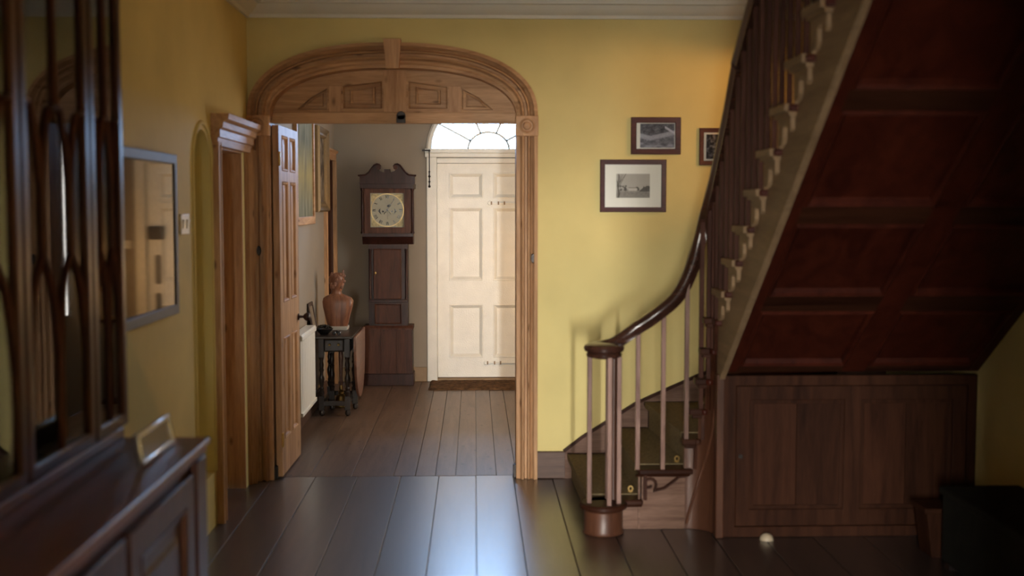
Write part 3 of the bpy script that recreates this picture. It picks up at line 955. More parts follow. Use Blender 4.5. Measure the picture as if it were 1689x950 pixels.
# carved sculpture seen from behind
sc = thing('carved_bust', 'carved reddish wooden bust with curled hair standing on the gateleg table', 'sculpture', (-1.19, 10.56, TZ + .03))
rows = [  # z, half width x, half depth y, centre x shift
    (.00, .085, .05, .0), (.03, .095, .055, .0), (.10, .112, .06, .0), (.17, .128, .064, .003), (.215, .134, .062, .004), (.245, .122, .055, .0), (.265, .085, .045, -.005), (.28, .05, .04, -.008),
    (.30, .042, .038, -.008), (.325, .050, .045, -.006), (.36, .060, .056, -.004), (.40, .064, .060, -.002), (.43, .058, .054, 0), (.455, .038, .038, 0), (.465, .012, .012, 0)]
rs = []
bx, by, bz = -1.19, 10.56, TZ + .03
for z, hw, hdp, sx in rows:
    ring = []
    for i in range(32):
        a = 2 * PI * i / 32
        kx, ky = math.cos(a), math.sin(a)
        p = 2.0 if z > .27 else 3.0
        rr = 1.0
        if z > .31:
            rr += .16 * noise.noise((kx * 5, ky * 5, z * 34)) + .06 * math.sin(a * 9 + z * 90)
        else:
            rr += .05 * noise.noise((kx * 3, ky * 3, z * 8))
            if ky < 0: rr += -.10 * math.exp(-((kx - .15) / .12) ** 2) * (z < .25)
        ring.append((bx + sx + hw * rr * math.copysign(abs(kx) ** (2 / p), kx), by + hdp * rr * math.copysign(abs(ky) ** (2 / p), ky), bz + z))
    rs.append(ring)
MB().rings(rs).build('bust', CARVED, sc, smooth=40)
hr_ = MB()
random.seed(3)
for i in range(46):
    a = random.uniform(0, 2 * PI)
    z = random.uniform(.33, .455)
    q = min(1, math.sqrt(max(0, 1 - ((z - .385) / .085) ** 2)) + .15)
    cx, cy, cz = bx + .062 * q * math.cos(a), by + .058 * q * math.sin(a), bz + z
    hr_.lathe([(.004, -.006), (.011, -.005), (.013, 0), (.009, .006), (.003, .008)], (cx, cy, cz), 8, 'y')
hr_.build('curled_hair', CARVED, sc, kind='stuff')
MB().prism([(bx + .032, bz + .43), (bx + .062, bz + .425), (bx + .058, bz + .485), (bx + .05, bz + .49)], 'y', by - .02, by + .015).build('hair_tuft', CARVED, sc, bevel=.004)
tag(B(-1.29, -1.10, 10.46, 10.66, TZ + .001, TZ + .03).build('book', paint('pale_book_cloth', (.42, .38, .33), .7), bevel=.003), 'pale flat book beneath the carved wooden bust', 'book')

# bowl with dark beads
bo = MB().lathe([(.03, 0), (.034, .004), (.05, .02), (.072, .042), (.076, .05), (.072, .052), (.06, .046), (.04, .02), (.001, .012)], (-1.255, 10.13, TZ), 24).build('bowl', BLACKP)
tag(bo, 'shallow black bowl near the drawer end of the gateleg table', 'bowl')
bd = MB()
prev = None
for i in range(34):
    a = i * 2.4
    r = .012 + .05 * ((i * 37) % 34) / 34
    p = (-1.255 + r * math.cos(a), 10.13 + r * math.sin(a), TZ + .046 + .028 * (1 - (r / .07) ** 2) + random.uniform(-.004, .008))
    bd.ball(p, random.uniform(.008, .012), 8)
tag(bd.build('bead_necklace', BLACKP), 'heap of glossy black beads lying in the shallow black bowl', 'beads')
bn = MB()
for x in (-1.165, -1.125):
    bn.lathe([(.012, -.03), (.017, -.025), (.017, 0), (.010, .012), (.012, .03), (.014, .04), (.001, .041)], (x, 10.09, TZ + .018), 12, 'y')
bn.box(-1.17, -1.12, 10.08, 10.10, TZ + .012, TZ + .024)
bn.lathe([(.006, -.01), (.008, 0), (.008, .012), (.001, .016)], (-1.145, 10.09, TZ + .024), 10)
tag(bn.build('binoculars', BLACKP), 'small knobbly black binoculars on the front edge of the gateleg table', 'binoculars')
# dark frame leaning on the wall
lfm = thing('leaning_frame', 'small dark frame leaning on the hall wall at the table end', 'frame')
MB().holed([(0, 0), (.26, 0), (.26, .27), (0, .27)], [[(.03, .03), (.23, .03), (.23, .24), (.03, .24)]], 'x', 0, .014).build('frame', LEATHER, lfm, bevel=.003, off=O0)
MB().box(.002, .006, .03, .23, .03, .24).build('backing', paint('aged_card', (.20, .15, .10), .8), lfm, off=O0)
lfm.location = (-1.330, 10.0, TZ + .001)
lfm.rotation_euler = (0, R(-10.5), 0)

# brass hand bell on the floor behind the table legs
bl_ = thing('hand_bell', 'brass bell with tall turned wooden handle on the floor under the table', 'bell', (-1.165, 10.56, 0))
MB().lathe([(.070, .001), (.072, .008), (.060, .03), (.050, .06), (.044, .09), (.030, .108), (.012, .116), (.001, .118)], (-1.165, 10.56, 0), 24).build('bell', BRASS, bl_)
MB().lathe([(.022, .116), (.026, .13), (.014, .15), (.018, .17), (.01, .19)], (-1.165, 10.56, 0), 16).build('collar', BRASS, bl_)
MB().lathe([(.010, .19), (.015, .22), (.012, .26), (.016, .36), (.021, .44), (.014, .50), (.018, .52), (.001, .53)], (-1.165, 10.56, 0), 16).build('handle', LEAFW, bl_)

# ------------------------------------------------------------------ hall lamp on a stand, behind the right jamb
st_ = thing('lamp_stand', 'small round pedestal table in the hall beside its right wall', 'table', (.86, 10.85, 0))
MB().lathe([(.10, .72), (.11, .735), (.10, .75), (.001, .75)], (.86, 10.85, 0), 24).build('top', OAK, st_)
MB().lathe([(.11, 0), (.10, .02), (.03, .05), (.022, .3), (.03, .4), (.02, .6), (.04, .72)], (.86, 10.85, 0), 16).build('pedestal', OAK, st_)
lp = thing('table_lamp', 'brass candlestick lamp with a bare warm bulb on the hall stand', 'lamp', (.86, 10.85, .75))
MB().lathe([(.06, .75), (.06, .77), (.015, .79), (.02, .86), (.03, .92), (.012, .98), (.01, 1.08)], (.86, 10.85, 0), 16).build('base', BRASS, lp)
MB().ball((.86, 10.85, 1.10), .03, 10).build('bulb', emit('warm_bulb', (1, .5, .15), 45), lp)


def point(name, loc, power, color, radius):
    ld = bpy.data.lights.new(name, 'POINT')
    ld.energy, ld.color, ld.shadow_soft_size = power, color, radius
    o = bpy.data.objects.new(name, ld)
    COL.objects.link(o)
    o.location = loc
    return o


point('table_lamp_light', (.86, 10.85, 1.19), 26, (1, .58, .22), .03)

# ------------------------------------------------------------------ staircase
RS = 0.1657
st = thing('staircase', 'dark wooden staircase turning up to the right with slender balusters', 'staircase', (0.685, 6.40, 0))
SY = 6.46                    # near string face of the lower steps
SX = 1.28                    # string face of the main flight
ACc = (1.14, 6.32)           # centre of the concave corner
nose = {}
nose[1] = ((0.62, 6.43), (0.595, YA - .002))
nose[2] = ((0.885, 6.43), (0.868, YA - .002))


def cpt(deg, r):
    return (ACc[0] + r * math.sin(R(deg)), ACc[1] + r * math.cos(R(deg)))


nose[3] = (cpt(8, .115), (1.085, YA - .002))
nose[4] = (cpt(26, .115), (1.60, YA - .002))
nose[5] = (cpt(42, .115), (2.30, YA - .002))
nose[6] = (cpt(58, .115), (XR - .002, 7.33))
nose[7] = (cpt(76, .115), (XR - .002, 6.62))
LAST = 19
for n in range(8, LAST + 1):
    y = 6.235 - 0.2375 * (n - 8)
    nose[n] = ((SX - .035, y), (XR - .002, y))


def shift(n, d):
    """nosing line n moved d metres up the stair"""
    (ax, ay), (bx_, by_) = nose[n]
    t = unit(Vector((bx_ - ax, by_ - ay)))
    q = Vector((t.y, -t.x)) if n < 8 else Vector((0, -1))
    return (ax + q.x * d, ay + q.y * d), (bx_ + q.x * d, by_ + q.y * d)


for n in range(1, LAST):
    a, b = nose[n]
    c, d = shift(n + 1, .025)
    pts = [a, b]
    if n == 5: pts.append((XR - .002, YA - .002))
    pts += [(min(d[0], XR - .002), min(d[1], YA - .002)), c]
    if n in (3, 4, 5, 6):
        pass
    MB().prism(pts, 'z', n * RS - .03, n * RS).build('tread', STAIR_X if n < 4 else STAIR_Y, st, bevel=.008)
    a, b = shift(n, .028)
    c, d = shift(n, .045)
    lim = lambda p: (min(p[0], XR - .002), min(p[1], YA - .002))
    if n >= 8:
        a, c = (SX + .002, a[1]), (SX + .002, c[1])
    MB().prism([lim(a), lim(b), lim(d), lim(c)], 'z', (n - 1) * RS, n * RS - .03).build('riser', STAIR_X, st)

# curtail: bullnose step end round the newel
NC = (0.69, 6.40)
MB().lathe([(.104, 0), (.112, .006), (.104, .02), (.104, .125), (.112, .135)], (NC[0], NC[1], 0), 28).build('newel_drum', STAIR, st)
MB().lathe([(.118, .134), (.128, .142), (.128, .158), (.118, RS), (.001, RS)], (NC[0], NC[1], 0), 28).build('curtail_nosing', STAIR_X, st)
# near string of the lower steps
zz = .03
strp = [(.77, 0), (1.14, 0), (1.14, 3 * RS - zz), (1.135, 3 * RS - zz), (1.135, 2 * RS - zz), (.905, 2 * RS - zz), (.905, RS - zz), (.77, RS - zz)]
MB().prism(strp, 'y', SY, SY + .03).build('lower_string', WORN, st)
MB().box(.885, .895, SY - .008, SY, 0, 2 * RS - .03).build('string_joint', WORN, st)
# scroll brackets on the lower string


def scroll(cx, cz, w, flip=1):
    pts = []
    for i in range(15):
        t = i / 14
        ang = R(-60 + 400 * t)
        rr = .042 * (1 - .72 * t)
        pts.append((cx + flip * rr * math.cos(ang), SY - .004, cz + rr * math.sin(ang)))
    tail = [(cx + flip * w, SY - .004, cz + .045), (cx + flip * w * .8, SY - .004, cz + .04), (cx + flip * w * .62, SY - .004, cz + .01), (cx + flip * w * .4, SY - .004, cz - .022)]
    return MB().tube(tail + pts, .0085, 6, (0, 1, 0))


scroll(.945, 2 * RS - .085, .20).build('scroll_bracket', STAIR_X, st)
# return nosings: moulded strips under the tread ends
for n in (1, 2):
    x0, x1 = (.72, .905) if n == 1 else (.87, 1.165)
    MB().prism([(SY, n * RS - .045), (SY - .012, n * RS - .04), (SY - .02, n * RS - .03), (SY, n * RS - .03)], 'x', x0, x1).build('return_nosing', STAIR_X, st)
# concave corner
cm_ = MB()
segs = [(0, 10, 3), (10, 28, 4), (28, 44, 5), (44, 60, 6), (60, 78, 7), (78, 90, 8)]
for a0, a1, n in segs:
    zt = (n - 1 if n > 3 else 3) * RS - .03 if n > 3 else 3 * RS - .03
    k = 4
    inn = [cpt(a0 + (a1 - a0) * i / k, .14) for i in range(k + 1)]
    out = [cpt(a0 + (a1 - a0) * i / k, .16) for i in range(k, -1, -1)]
    cm_.prism(inn + out, 'z', 0, zt)
cm_.build('curved_string', STAIR, st, smooth=40)
MB().tube([(cpt(t, .137)[0], cpt(t, .137)[1], z) for t, z in ((4, .03), (10, .10), (22, .2), (36, .31), (52, .42), (68, .53), (84, .68))], .008, 8).build('string_bead', STAIR, st)
B(SX - .01, SX + .03, 6.26, 6.33, 0, .87).build('corner_post', STAIR, st, bevel=.004)


# main flight string (sawtooth top, raking bottom)
def zs(y): return 0.868 + 0.70 * (6.30 - y)


YTOP = nose[LAST][0][1]
sp = [(6.33, zs(6.33) - .05), (6.33, 7 * RS - .03)]
for n in range(8, LAST + 1):
    y = nose[n][0][1] - .010
    sp += [(y, (n - 1) * RS - .03), (y, n * RS - .03)]
sp += [(YTOP - .1, LAST * RS - .03), (YTOP - .1, zs(YTOP - .1) - .05)]
MB().prism(sp, 'x', SX, SX + .03).build('main_string', STRING, st)
# carved brackets and return nosings, one set per tread, sharing data
bk = MB()
bp2 = [(.0, 0), (-.205, 0), (-.205, -.05), (-.185, -.062), (-.17, -.05), (-.150, -.03), (-.11, -.028), (-.085, -.04), (-.085, -.085), (-.07, -.105), (-.045, -.115), (-.025, -.105), (-.02, -.12), (0, -.125)]
bk.prism(bp2, 'x', SX - .018, SX)
bm_ = bk.mesh('bracket', STRING, (SX, 0, 0))
rn = MB()
rn.prism([(SX, -.03), (SX - .02, -.03), (SX - .03, -.018), (SX - .045, -.012), (SX - .045, .012), (SX - .03, .03), (SX, .03)], 'y', -.24, .0)
rn = MB()
for (x0, y0, y1, z0, z1) in ((SX - .05, -.245, .012, -.03, .001), (SX - .032, -.24, .0, -.045, -.03)):
    rn.box(x0, SX, y0, y1, z0, z1)
rm_ = rn.mesh('tread_end', STRING, (SX, 0, 0))
for n in range(8, LAST):
    y = nose[n][0][1]
    for nm_, me in (('bracket', bm_), ('tread_end', rm_)):
        o = bpy.data.objects.new(nm_, me)
        COL.objects.link(o)
        o.parent = st
        z = n * RS + (-.045 if nm_ == 'bracket' else 0)
        o.location = Vector((SX, y - (.012 if nm_ == 'bracket' else 0), z)) - st.location
# winder tread ends
for n, dg in ((3, 8), (4, 26), (5, 42), (6, 58), (7, 76)):
    p = cpt(dg + 3, .118)
    MB().box(p[0] - .045, p[0] + .03, p[1] - .02, p[1] + .05, n * RS - .03, n * RS + .001).box(p[0] - .03, p[0] + .03, p[1] - .01, p[1] + .05, n * RS - .05, n * RS - .03).build('tread_end', STAIR_X, st, bevel=.004)

# wall string up the arch wall
ws = [(.575, 0), (.575, .175), (.69, .264), (1.042, .486), (1.432, .66), (2.0, .86), (XR - .003, 1.06), (XR - .003, .0)]
MB().prism(ws, 'y', YA - .024, YA - .001).build('wall_string', WORN, st)
MB().sweep([(x, YA - .024, z) for x, z in ws[1:-1]], [(-.012, -.006), (.012, -.006), (.012, .012), (-.012, .012)]).build('wall_string_cap', STAIR_X, st)

# handrail
rp = [(.63, 6.46, .985), (.68, 6.49, .99), (.75, 6.47, 1.01), (.82, 6.44, 1.06), (.87, 6.43, 1.10), (.94, 6.43, 1.145), (1.0, 6.43, 1.19), (1.07, 6.44, 1.25), (1.12, 6.45, 1.32), (1.165, 6.46, 1.42), (1.2, 6.47, 1.53), (1.23, 6.46, 1.64), (1.25, 6.42, 1.75), (1.262, 6.32, 1.87), (1.265, 6.15, 2.04), (1.265, 5.95, 2.21), (1.265, 5.747, 2.43 - .02)]


def rail_z(y): return 1.487 + .6976 * (6.03 - y) + .785


rp = rp[:-2] + [(1.265, 5.97, 2.215), (1.265, 5.80, rail_z(5.80) - .02), (1.265, 5.6, rail_z(5.6)), (1.265, 3.6, rail_z(3.6))]
# smooth path (Catmull-Rom)


def smooth_path(P, k=5):
    P = [Vector(p) for p in P]
    out = []
    for i in range(len(P) - 1):
        p0, p1, p2, p3 = P[max(i - 1, 0)], P[i], P[i + 1], P[min(i + 2, len(P) - 1)]
        for j in range(k):
            t = j / k
            out.append(0.5 * ((2 * p1) + (p2 - p0) * t + (2 * p0 - 5 * p1 + 4 * p2 - p3) * t * t + (3 * p1 - p0 - 3 * p2 + p3) * t ** 3))
    out.append(P[-1])
    return out


RP = smooth_path(rp)
rprof = [(a * 1.15, b * 1.2) for a, b in [(-.020, -.028), (.020, -.028), (.022, -.014), (.032, -.004), (.034, .010), (.026, .024), (.010, .030), (-.010, .030), (-.026, .024), (-.034, .010), (-.032, -.004), (-.022, -.014)]]
MB().sweep(RP, rprof).build('handrail', RAIL, st, smooth=60)
MB().lathe([(.075, .945), (.092, .952), (.096, .966), (.088, .974), (.104, .984), (.108, 1.0), (.102, 1.014), (.085, 1.022), (.001, 1.024)], (NC[0], NC[1], 0), 32).build('volute_cap', RAIL, st, label='round turned handrail cap')


def rail_under(x, y):
    best = min(RP, key=lambda p: (p.x - x) ** 2 + (p.y - y) ** 2)
    return best.z - .02


def baluster(x, y, z0, z1, w=.024, mat=None):
    return MB().box(x - w / 2, x + w / 2, y - w / 2, y + w / 2, z0, z1).build('baluster', mat or BALUS, st, bevel=.002)


for dx, dy in ((-.078, -.02), (.022, -.08), (.078, -.035), (.03, .075)):
    baluster(NC[0] + dx, NC[1] + dy, RS, .955)
MB().lathe([(.022, RS), (.018, .25), (.016, .6), (.018, .95)], (NC[0] + .06, NC[1] + .06, 0), 12).build('newel_post', STAIR, st)
for x, y, n in ((.878, 6.445, 2), (1.015, 6.445, 2), (1.14, 6.44, 3)):
    baluster(x, y, n * RS, rail_under(x, y))
for dg, n, r in ((26, 4, .135), (44, 5, .14), (58, 6, .14), (76, 7, .135)):
    p = cpt(dg + 8, r)
    baluster(p[0], p[1] + .0, n * RS, rail_under(*p), mat=BALUS_SHADE)
baluster(SX - .012, 6.30, 7 * RS, rail_under(1.265, 6.30), mat=BALUS_SHADE)
bshare = {}
for n in range(8, LAST):
    y = nose[n][0][1]
    for d in (.065, .185):
        yy = y - d
        z1 = rail_z(yy) - .02 if yy < 5.7 else rail_under(1.265, yy) - .01
        h = round(z1 - n * RS, 2)
        if h not in bshare:
            bshare[h] = B(-.0115, .0115, -.0115, .0115, 0, h).mesh('baluster', BALUS_SHADE)
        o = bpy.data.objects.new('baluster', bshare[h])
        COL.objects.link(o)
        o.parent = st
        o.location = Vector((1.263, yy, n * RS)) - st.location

# panelled soffit
sl = math.atan(.70)


def sof(a, b, h):
    """a = X, b = Y along, h = depth below (towards the room, negative = proud)"""
    return (a, b + h * math.sin(sl) * 1.0, zs(b) + h * math.cos(sl))


def slope_box(x0, x1, y0, y1, h0, h1):
    vs = [sof(x, y, h) for h in (h0, h1) for y in (y0, y1) for x in (x0, x1)]
    return MB().add(vs, [(0, 2, 3, 1), (4, 5, 7, 6), (0, 1, 5, 4), (2, 6, 7, 3), (0, 4, 6, 2), (1, 3, 7, 5)])


YT = 3.50
for x0, x1 in ((1.30, 1.375), (1.93, 2.05), (2.605, XR - .002)):
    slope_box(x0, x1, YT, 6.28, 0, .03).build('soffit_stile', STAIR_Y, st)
rails = [(6.22, 6.28), (5.64, 5.76), (5.04, 5.15), (4.43, 4.53), (3.82, 3.92), (YT, YT + .1)]
for x0, x1 in ((1.375, 1.93), (2.05, 2.605)):
    for y0, y1 in rails:
        slope_box(x0, x1, y0, y1, 0, .03).build('soffit_rail', STAIR_X, st)
    for (yb, _), (_, yt) in zip(rails, rails[1:]):
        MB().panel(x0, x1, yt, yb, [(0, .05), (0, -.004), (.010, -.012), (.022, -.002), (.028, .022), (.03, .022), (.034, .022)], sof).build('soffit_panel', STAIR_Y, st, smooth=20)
slope_box(1.29, 1.315, YT, 6.29, -.022, .02).build('soffit_edge_bead', STAIR_Y, st)
MB().box(1.25, XR, 2.3, YTOP - .0, LAST * RS - .15, LAST * RS - .0).build('landing', STAIR_X, st)

# stair carpet
cp_ = MB()
t = .006
for n in range(1, 5):
    a, b = nose[n]
    c, d = shift(n + 1, .026)
    f = lambda p, q, k: (p[0] + (q[0] - p[0]) * k, p[1] + (q[1] - p[1]) * k)
    e0, e1 = (.10, .93) if n < 3 else (.14, .93)
    P = [f(a, b, e0), f(a, b, e1), f(c, d, e1), f(c, d, e0)]
    cp_.prism(P, 'z', n * RS, n * RS + t)
    a2, b2 = shift(n, .022)
    a3, b3 = shift(n, .027)
    cp_.prism([f(a2, b2, e0), f(a2, b2, e1), f(a3, b3, e1), f(a3, b3, e0)], 'z', (n - 1) * RS + t, n * RS - .03)
    an, bn_ = shift(n, -.005)
    cp_.prism([f(an, bn_, e0), f(an, bn_, e1), f(a, b, e1), f(a, b, e0)], 'z', n * RS - .03, n * RS + t)
cpo = tag(cp_.build('stair_carpet', CARPET), 'olive brown stair carpet on the lowest steps', 'carpet')
for x, y, z in ((.862, 6.60, RS + .004), (1.118, 6.60, 2 * RS + .004)):
    c_ = MB().lathe([(.014, 0), (.014, .006), (.006, .01), (.001, .012)], (x, y, z), 10)
    c_.tube([(x + .012 * math.cos(R(k)), y - .004, z + .022 + .014 * math.sin(R(k))) for k in range(0, 361, 40)], .004, 6, (0, 1, 0))
    c_.build('carpet_eyelet', BRASS, cpo, label='small brass carpet eyelet')

# ------------------------------------------------------------------ understairs cupboard
cu = thing('understairs_cupboard', 'panelled oak cupboard built in under the stair flight', 'cupboard', (1.98, 6.29, 0))
CY = 6.28
cf = MB().holed([(1.304, 0.0), (XR - .002, 0.0), (XR - .002, .862), (1.304, .862)], [[(1.376, .055), (2.61, .055), (2.61, .808), (1.376, .808)]], 'y', CY, CY + .04)
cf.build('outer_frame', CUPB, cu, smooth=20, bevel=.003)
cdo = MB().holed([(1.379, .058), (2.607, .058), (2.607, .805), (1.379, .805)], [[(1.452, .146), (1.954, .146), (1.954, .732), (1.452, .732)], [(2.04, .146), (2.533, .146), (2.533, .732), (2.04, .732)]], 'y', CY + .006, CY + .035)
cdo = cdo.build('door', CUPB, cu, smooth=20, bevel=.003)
for x0, x1 in ((1.452, 1.954), (2.04, 2.533)):
    xm = (x0 + x1) / 2
    for a, b in ((x0, xm), (xm, x1)):
        MB().box(a + .001, b - .001, CY + .02, CY + .03, .146, .732).build('panel_board', CUPB, cdo, bevel=.0015)
    fm = MB().holed([(x0, .146), (x1, .146), (x1, .732), (x0, .732)], [[(x0 + .022, .168), (x1 - .022, .168), (x1 - .022, .710), (x0 + .022, .710)]], 'y', CY + .012, CY + .022)
    fm.build('panel_moulding', CUPB, cdo, smooth=20, bevel=.003)
MB().lathe([(.011, -.002), (.011, .006)], (1.402, CY, .432), 10, 'y').build('keyhole', IRON, cdo)

ds = MB().lathe([(.036, 0), (.036, .008), (.031, .021), (.019, .032), (.001, .037)], (1.533, 6.225, 0), 20)
tag(ds.build('doorstop', paint('cream_rubber', (.42, .34, .24), .5)), 'small cream domed doorstop on the floor before the cupboard', 'doorstop')

# dark chest and stool at the lower right
ch = thing('dark_chest', 'low dark covered chest at the right wall edge of the picture', 'chest', (2.46, 5.2, 0))
MB().box(2.27, XR - .01, 4.55, 5.74, .03, .36).build('body', DARKCLOTH, ch, bevel=.012)
MB().box(2.255, XR - .005, 4.535, 5.755, .355, .395).build('lid', DARKCLOTH, ch, bevel=.012)
for x in (2.31, 2.6):
    for y in (4.6, 5.69):
        MB().box(x - .03, x + .03, y - .03, y + .03, 0, .035).build('foot', BLACKOAK, ch)
so_ = thing('footstool', 'small brown wooden stool standing behind the low dark chest', 'stool', (2.36, 5.93, 0))
MB().box(2.235, 2.56, 5.86, 6.06, .225, .25).build('seat', CUPB, so_, bevel=.004)
for x, s in ((2.26, 1), (2.535, -1)):
    MB().prism([(x - .012, .225), (x + .06 * s + .012, .225), (x + .055 * s + .012, 0), (x + .022 * s - .004, 0)], 'y', 5.875, 6.045).build('end_board', CUPB, so_)

# ------------------------------------------------------------------ framed photographs on the arch wall


def framed(name, label, x0, x1, z0, z1, fw, print_rect, colf, group=None):
    r = thing(name, label, 'picture', ((x0 + x1) / 2, YA, (z0 + z1) / 2))
    MB().panel(x0, x1, z0, z1, [(0, 0), (0, .02), (.004, .024), (fw - .004, .020), (fw, .014), (fw, .006), (fw + .001, .006)], lambda a, b, h: (a, YA - h, b)).build('frame', FRAMEW, r, smooth=20)
    B(x0 + fw - .001, x1 - fw + .001, YA - .009, YA - .007, z0 + fw - .001, z1 - fw + .001).build('mount', MATB, r)
    a0, a1, b0, b1 = print_rect
    print_mesh('photograph', a0, a1, b0, b1, lambda a, b: (a, YA - .0095, b), colf, 120, 86, r)
    B(x0 + fw - .002, x1 - fw + .002, YA - .0125, YA - .0115, z0 + fw - .002, z1 - fw + .002).build('glass', PGLASS, r)
    return r


def valley(u, v):
    n = fbm(u * 7, v * 7, 11)
    m = fbm(u * 22, v * 22, 4)
    g = .10 + .22 * n * m * 2
    ridge = .44 + .34 * abs(u - .30) ** 1.1 * (1 if u > .3 else 1.2)
    d = v - ridge
    if -.14 < d < .06: g = .34 + .25 * m * (1 - abs(d + .04) * 6)
    if d > .06: g = .07 + .22 * m * n * 1.6
    if u > .72 and abs(v - (.86 - (u - .72) * .9)) < .05: g = .62
    if v < .22: g = .12 + .40 * fbm(u * 5, v * 9, 2) ** 1.5
    return (g * .95, g * .93, g * 1.03)


def farm(u, v):
    n = fbm(u * 14, v * 14, 5)
    g = .43 + .03 * n
    if v < .26: g = .22 + .10 * n
    elif v < .34: g = .30 + .08 * n
    if v >= .26 and .68 < u and v < .26 + .42 * fbm(u * 6, 0, 8) * min(1, (u - .68) * 7): g = .10 + .07 * n
    if .10 < u < .36 and .28 < v < .52 and fbm(u * 13, v * 13, 7) > .5: g = .13
    if .36 < u < .62 and .30 < v < .44: g = .52 if v < .40 else .24
    if abs(u - .63 - .03 * math.sin(v * 22)) < .03 and .30 < v < .46: g = .14
    tx = .06 + .02 * math.sin(v * 9)
    if abs(u - tx) < .024 - .012 * v: g = .10
    for k, (sl_, z0) in enumerate(((.5, .42), (.36, .50), (-.3, .5), (.62, .55), (.2, .46))):
        if v > z0 and abs(u - (.06 + sl_ * (v - z0) * .8)) < .014 * (1.3 - v): g = .13
    return (g, g * .92, g * .80)


def foliage(u, v):
    n = fbm(u * 9, v * 9, 21)
    g = .04 + .28 * max(0, n - .42) * 2.2
    return (g, g * .95, g)


framed('framed_photograph', 'upper dark framed black and white valley photograph in narrow white mount', .995, 1.312, 2.078, 2.312, .035, (1.054, 1.272, 2.120, 2.272), valley, 'framed photographs on the yellow wall')
framed('framed_photograph', 'larger dark framed sepia photograph of bare tree in wide cream mount', .800, 1.222, 1.712, 2.045, .031, (.904, 1.118, 1.803, 1.955), farm, 'framed photographs on the yellow wall')
framed('framed_photograph', 'small dark framed foliage photograph partly hidden behind the stair handrail', 1.432, 1.700, 2.010, 2.245, .028, (1.476, 1.656, 2.05, 2.205), foliage, 'framed photographs on the yellow wall')

# ------------------------------------------------------------------ left wall: mirror, switch
mr = thing('wall_mirror', 'grey framed mirror on the left wall reflecting the front door', 'mirror', (XL, 5.2, 1.6))
MY0, MY1, MZ0, MZ1 = 4.62, 5.76, 1.245, 1.99
MB().holed([(MY0, MZ0), (MY1, MZ0), (MY1, MZ1), (MY0, MZ1)], [[(MY0 + .045, MZ0 + .045), (MY1 - .045, MZ0 + .045), (MY1 - .045, MZ1 - .045), (MY0 + .045, MZ1 - .045)]], 'x', XL, XL + .028).build('frame', PEWTER, mr, bevel=.004)
MB().add([(XL + .004, MY0 + .04, MZ0 + .04), (XL + .021, MY1 - .04, MZ0 + .04), (XL + .021, MY1 - .04, MZ1 - .04), (XL + .004, MY0 + .04, MZ1 - .04)], [(0, 1, 2, 3)]).build('mirror_glass', MIRROR, mr, smooth=0)
sw_ = thing('light_switch', 'white double light switch plate between mirror and niche', 'switch', (XL, 5.98, 1.66))
MB().box(XL, XL + .010, 5.895, 6.065, 1.612, 1.712).build('plate', PLASTIC, sw_, bevel=.003)
for y in (5.94, 6.02):
    MB().prism([(XL + .01, 1.64), (XL + .013, 1.64), (XL + .019, 1.685), (XL + .01, 1.685)], 'y', y - .02, y + .02).build('rocker', PLASTIC, sw_)
s2 = thing('hall_switch', 'small white switch plate right of the front door seen in the mirror', 'switch', (.85, YE, 1.35))
MB().box(.81, .89, YE - .01, YE, 1.33, 1.41).build('plate', PLASTIC, s2, bevel=.003)
MB().box(.835, .865, YE - .016, YE - .01, 1.355, 1.385).build('rocker', PLASTIC, s2)

# ------------------------------------------------------------------ glazed bookcase at the left
bc = thing('glazed_bookcase', 'dark mahogany bookcase with gothic glazed doors in the left foreground', 'bookcase', (XL, 3.0, 0))
BX, BYF, BYN, BZ = -0.90, 4.13, 1.2, .965
MB().box(XL + .03, BX - .035, BYN, BYF - .03, .09, BZ - .055).build('base_body', BOOKV, bc)
MB().box(XL + .03, BX - .02, BYN, BYF - .015, 0, .09).build('plinth', BOOKV, bc, bevel=.005)
MB().box(XL + .005, BX, BYN, BYF, BZ - .022, BZ).build('counter_top', BOOKC, bc, bevel=.008)
MB().box(XL + .01, BX - .012, BYN, BYF - .012, BZ - .05, BZ - .022).build('counter_moulding', BOOKC, bc, bevel=.008)
fn = lambda a, b, h: (BX - .035 + h, a, b)
for y0, y1 in ((3.20, 3.93), (2.43, 3.16), (1.66, 2.39)):
    do = MB().holed([(y0, .12), (y1, .12), (y1, .88), (y0, .88)], [[(y0 + .1, .21), (y1 - .1, .21), (y1 - .1, .79), (y0 + .1, .79)]], 'x', BX - .035, BX - .014).build('base_door', BOOKV, bc, smooth=20, bevel=.003)
    MB().panel(y0 + .1, y1 - .1, .21, .79, [(0, -.01), (0, .024), (.012, .022), (.02, .006), (.07, .006), (.085, .012), (.09, .012)], fn).build('panel', BOOKV, do, smooth=20)
MB().box(BX - .035, BX - .010, 3.96, BYF - .03, .09, BZ - .055).build('pilaster', BOOKV, bc, bevel=.004)
# upper glazed stage
UX, UYF, UZ0, UZ1 = -1.20, 4.165, BZ, 2.75
MB().box(XL + .005, UX + .006, BYN, UYF - .03 - .0, UZ0, UZ0 + .035).build('upper_plinth', BOOKC, bc, bevel=.005)
MB().box(XL + .005, UX - .002, UYF - .06, UYF - .035, UZ0 + .035, UZ1).build('side', BOOKV, bc)
MB().box(XL + .005, UX - .002, BYN, BYN + .025, UZ0 + .035, UZ1).build('side', BOOKV, bc)
MB().box(XL + .005, XL + .015, BYN + .025, UYF - .06, UZ0 + .035, UZ1).build('back', BOOKV, bc)
MB().box(XL + .005, UX + .01, BYN, UYF - .035, UZ1, UZ1 + .05).build('cornice', BOOKC, bc, bevel=.01)
for z in (1.42, 1.86, 2.3):
    MB().box(XL + .015, UX - .03, BYN + .025, UYF - .06, z, z + .02).build('shelf', BOOKC, bc)
ddoors = [(3.80, 4.14, 2), (3.225, 3.785, 2), (2.65, 3.21, 2), (2.07, 2.635, 2)]
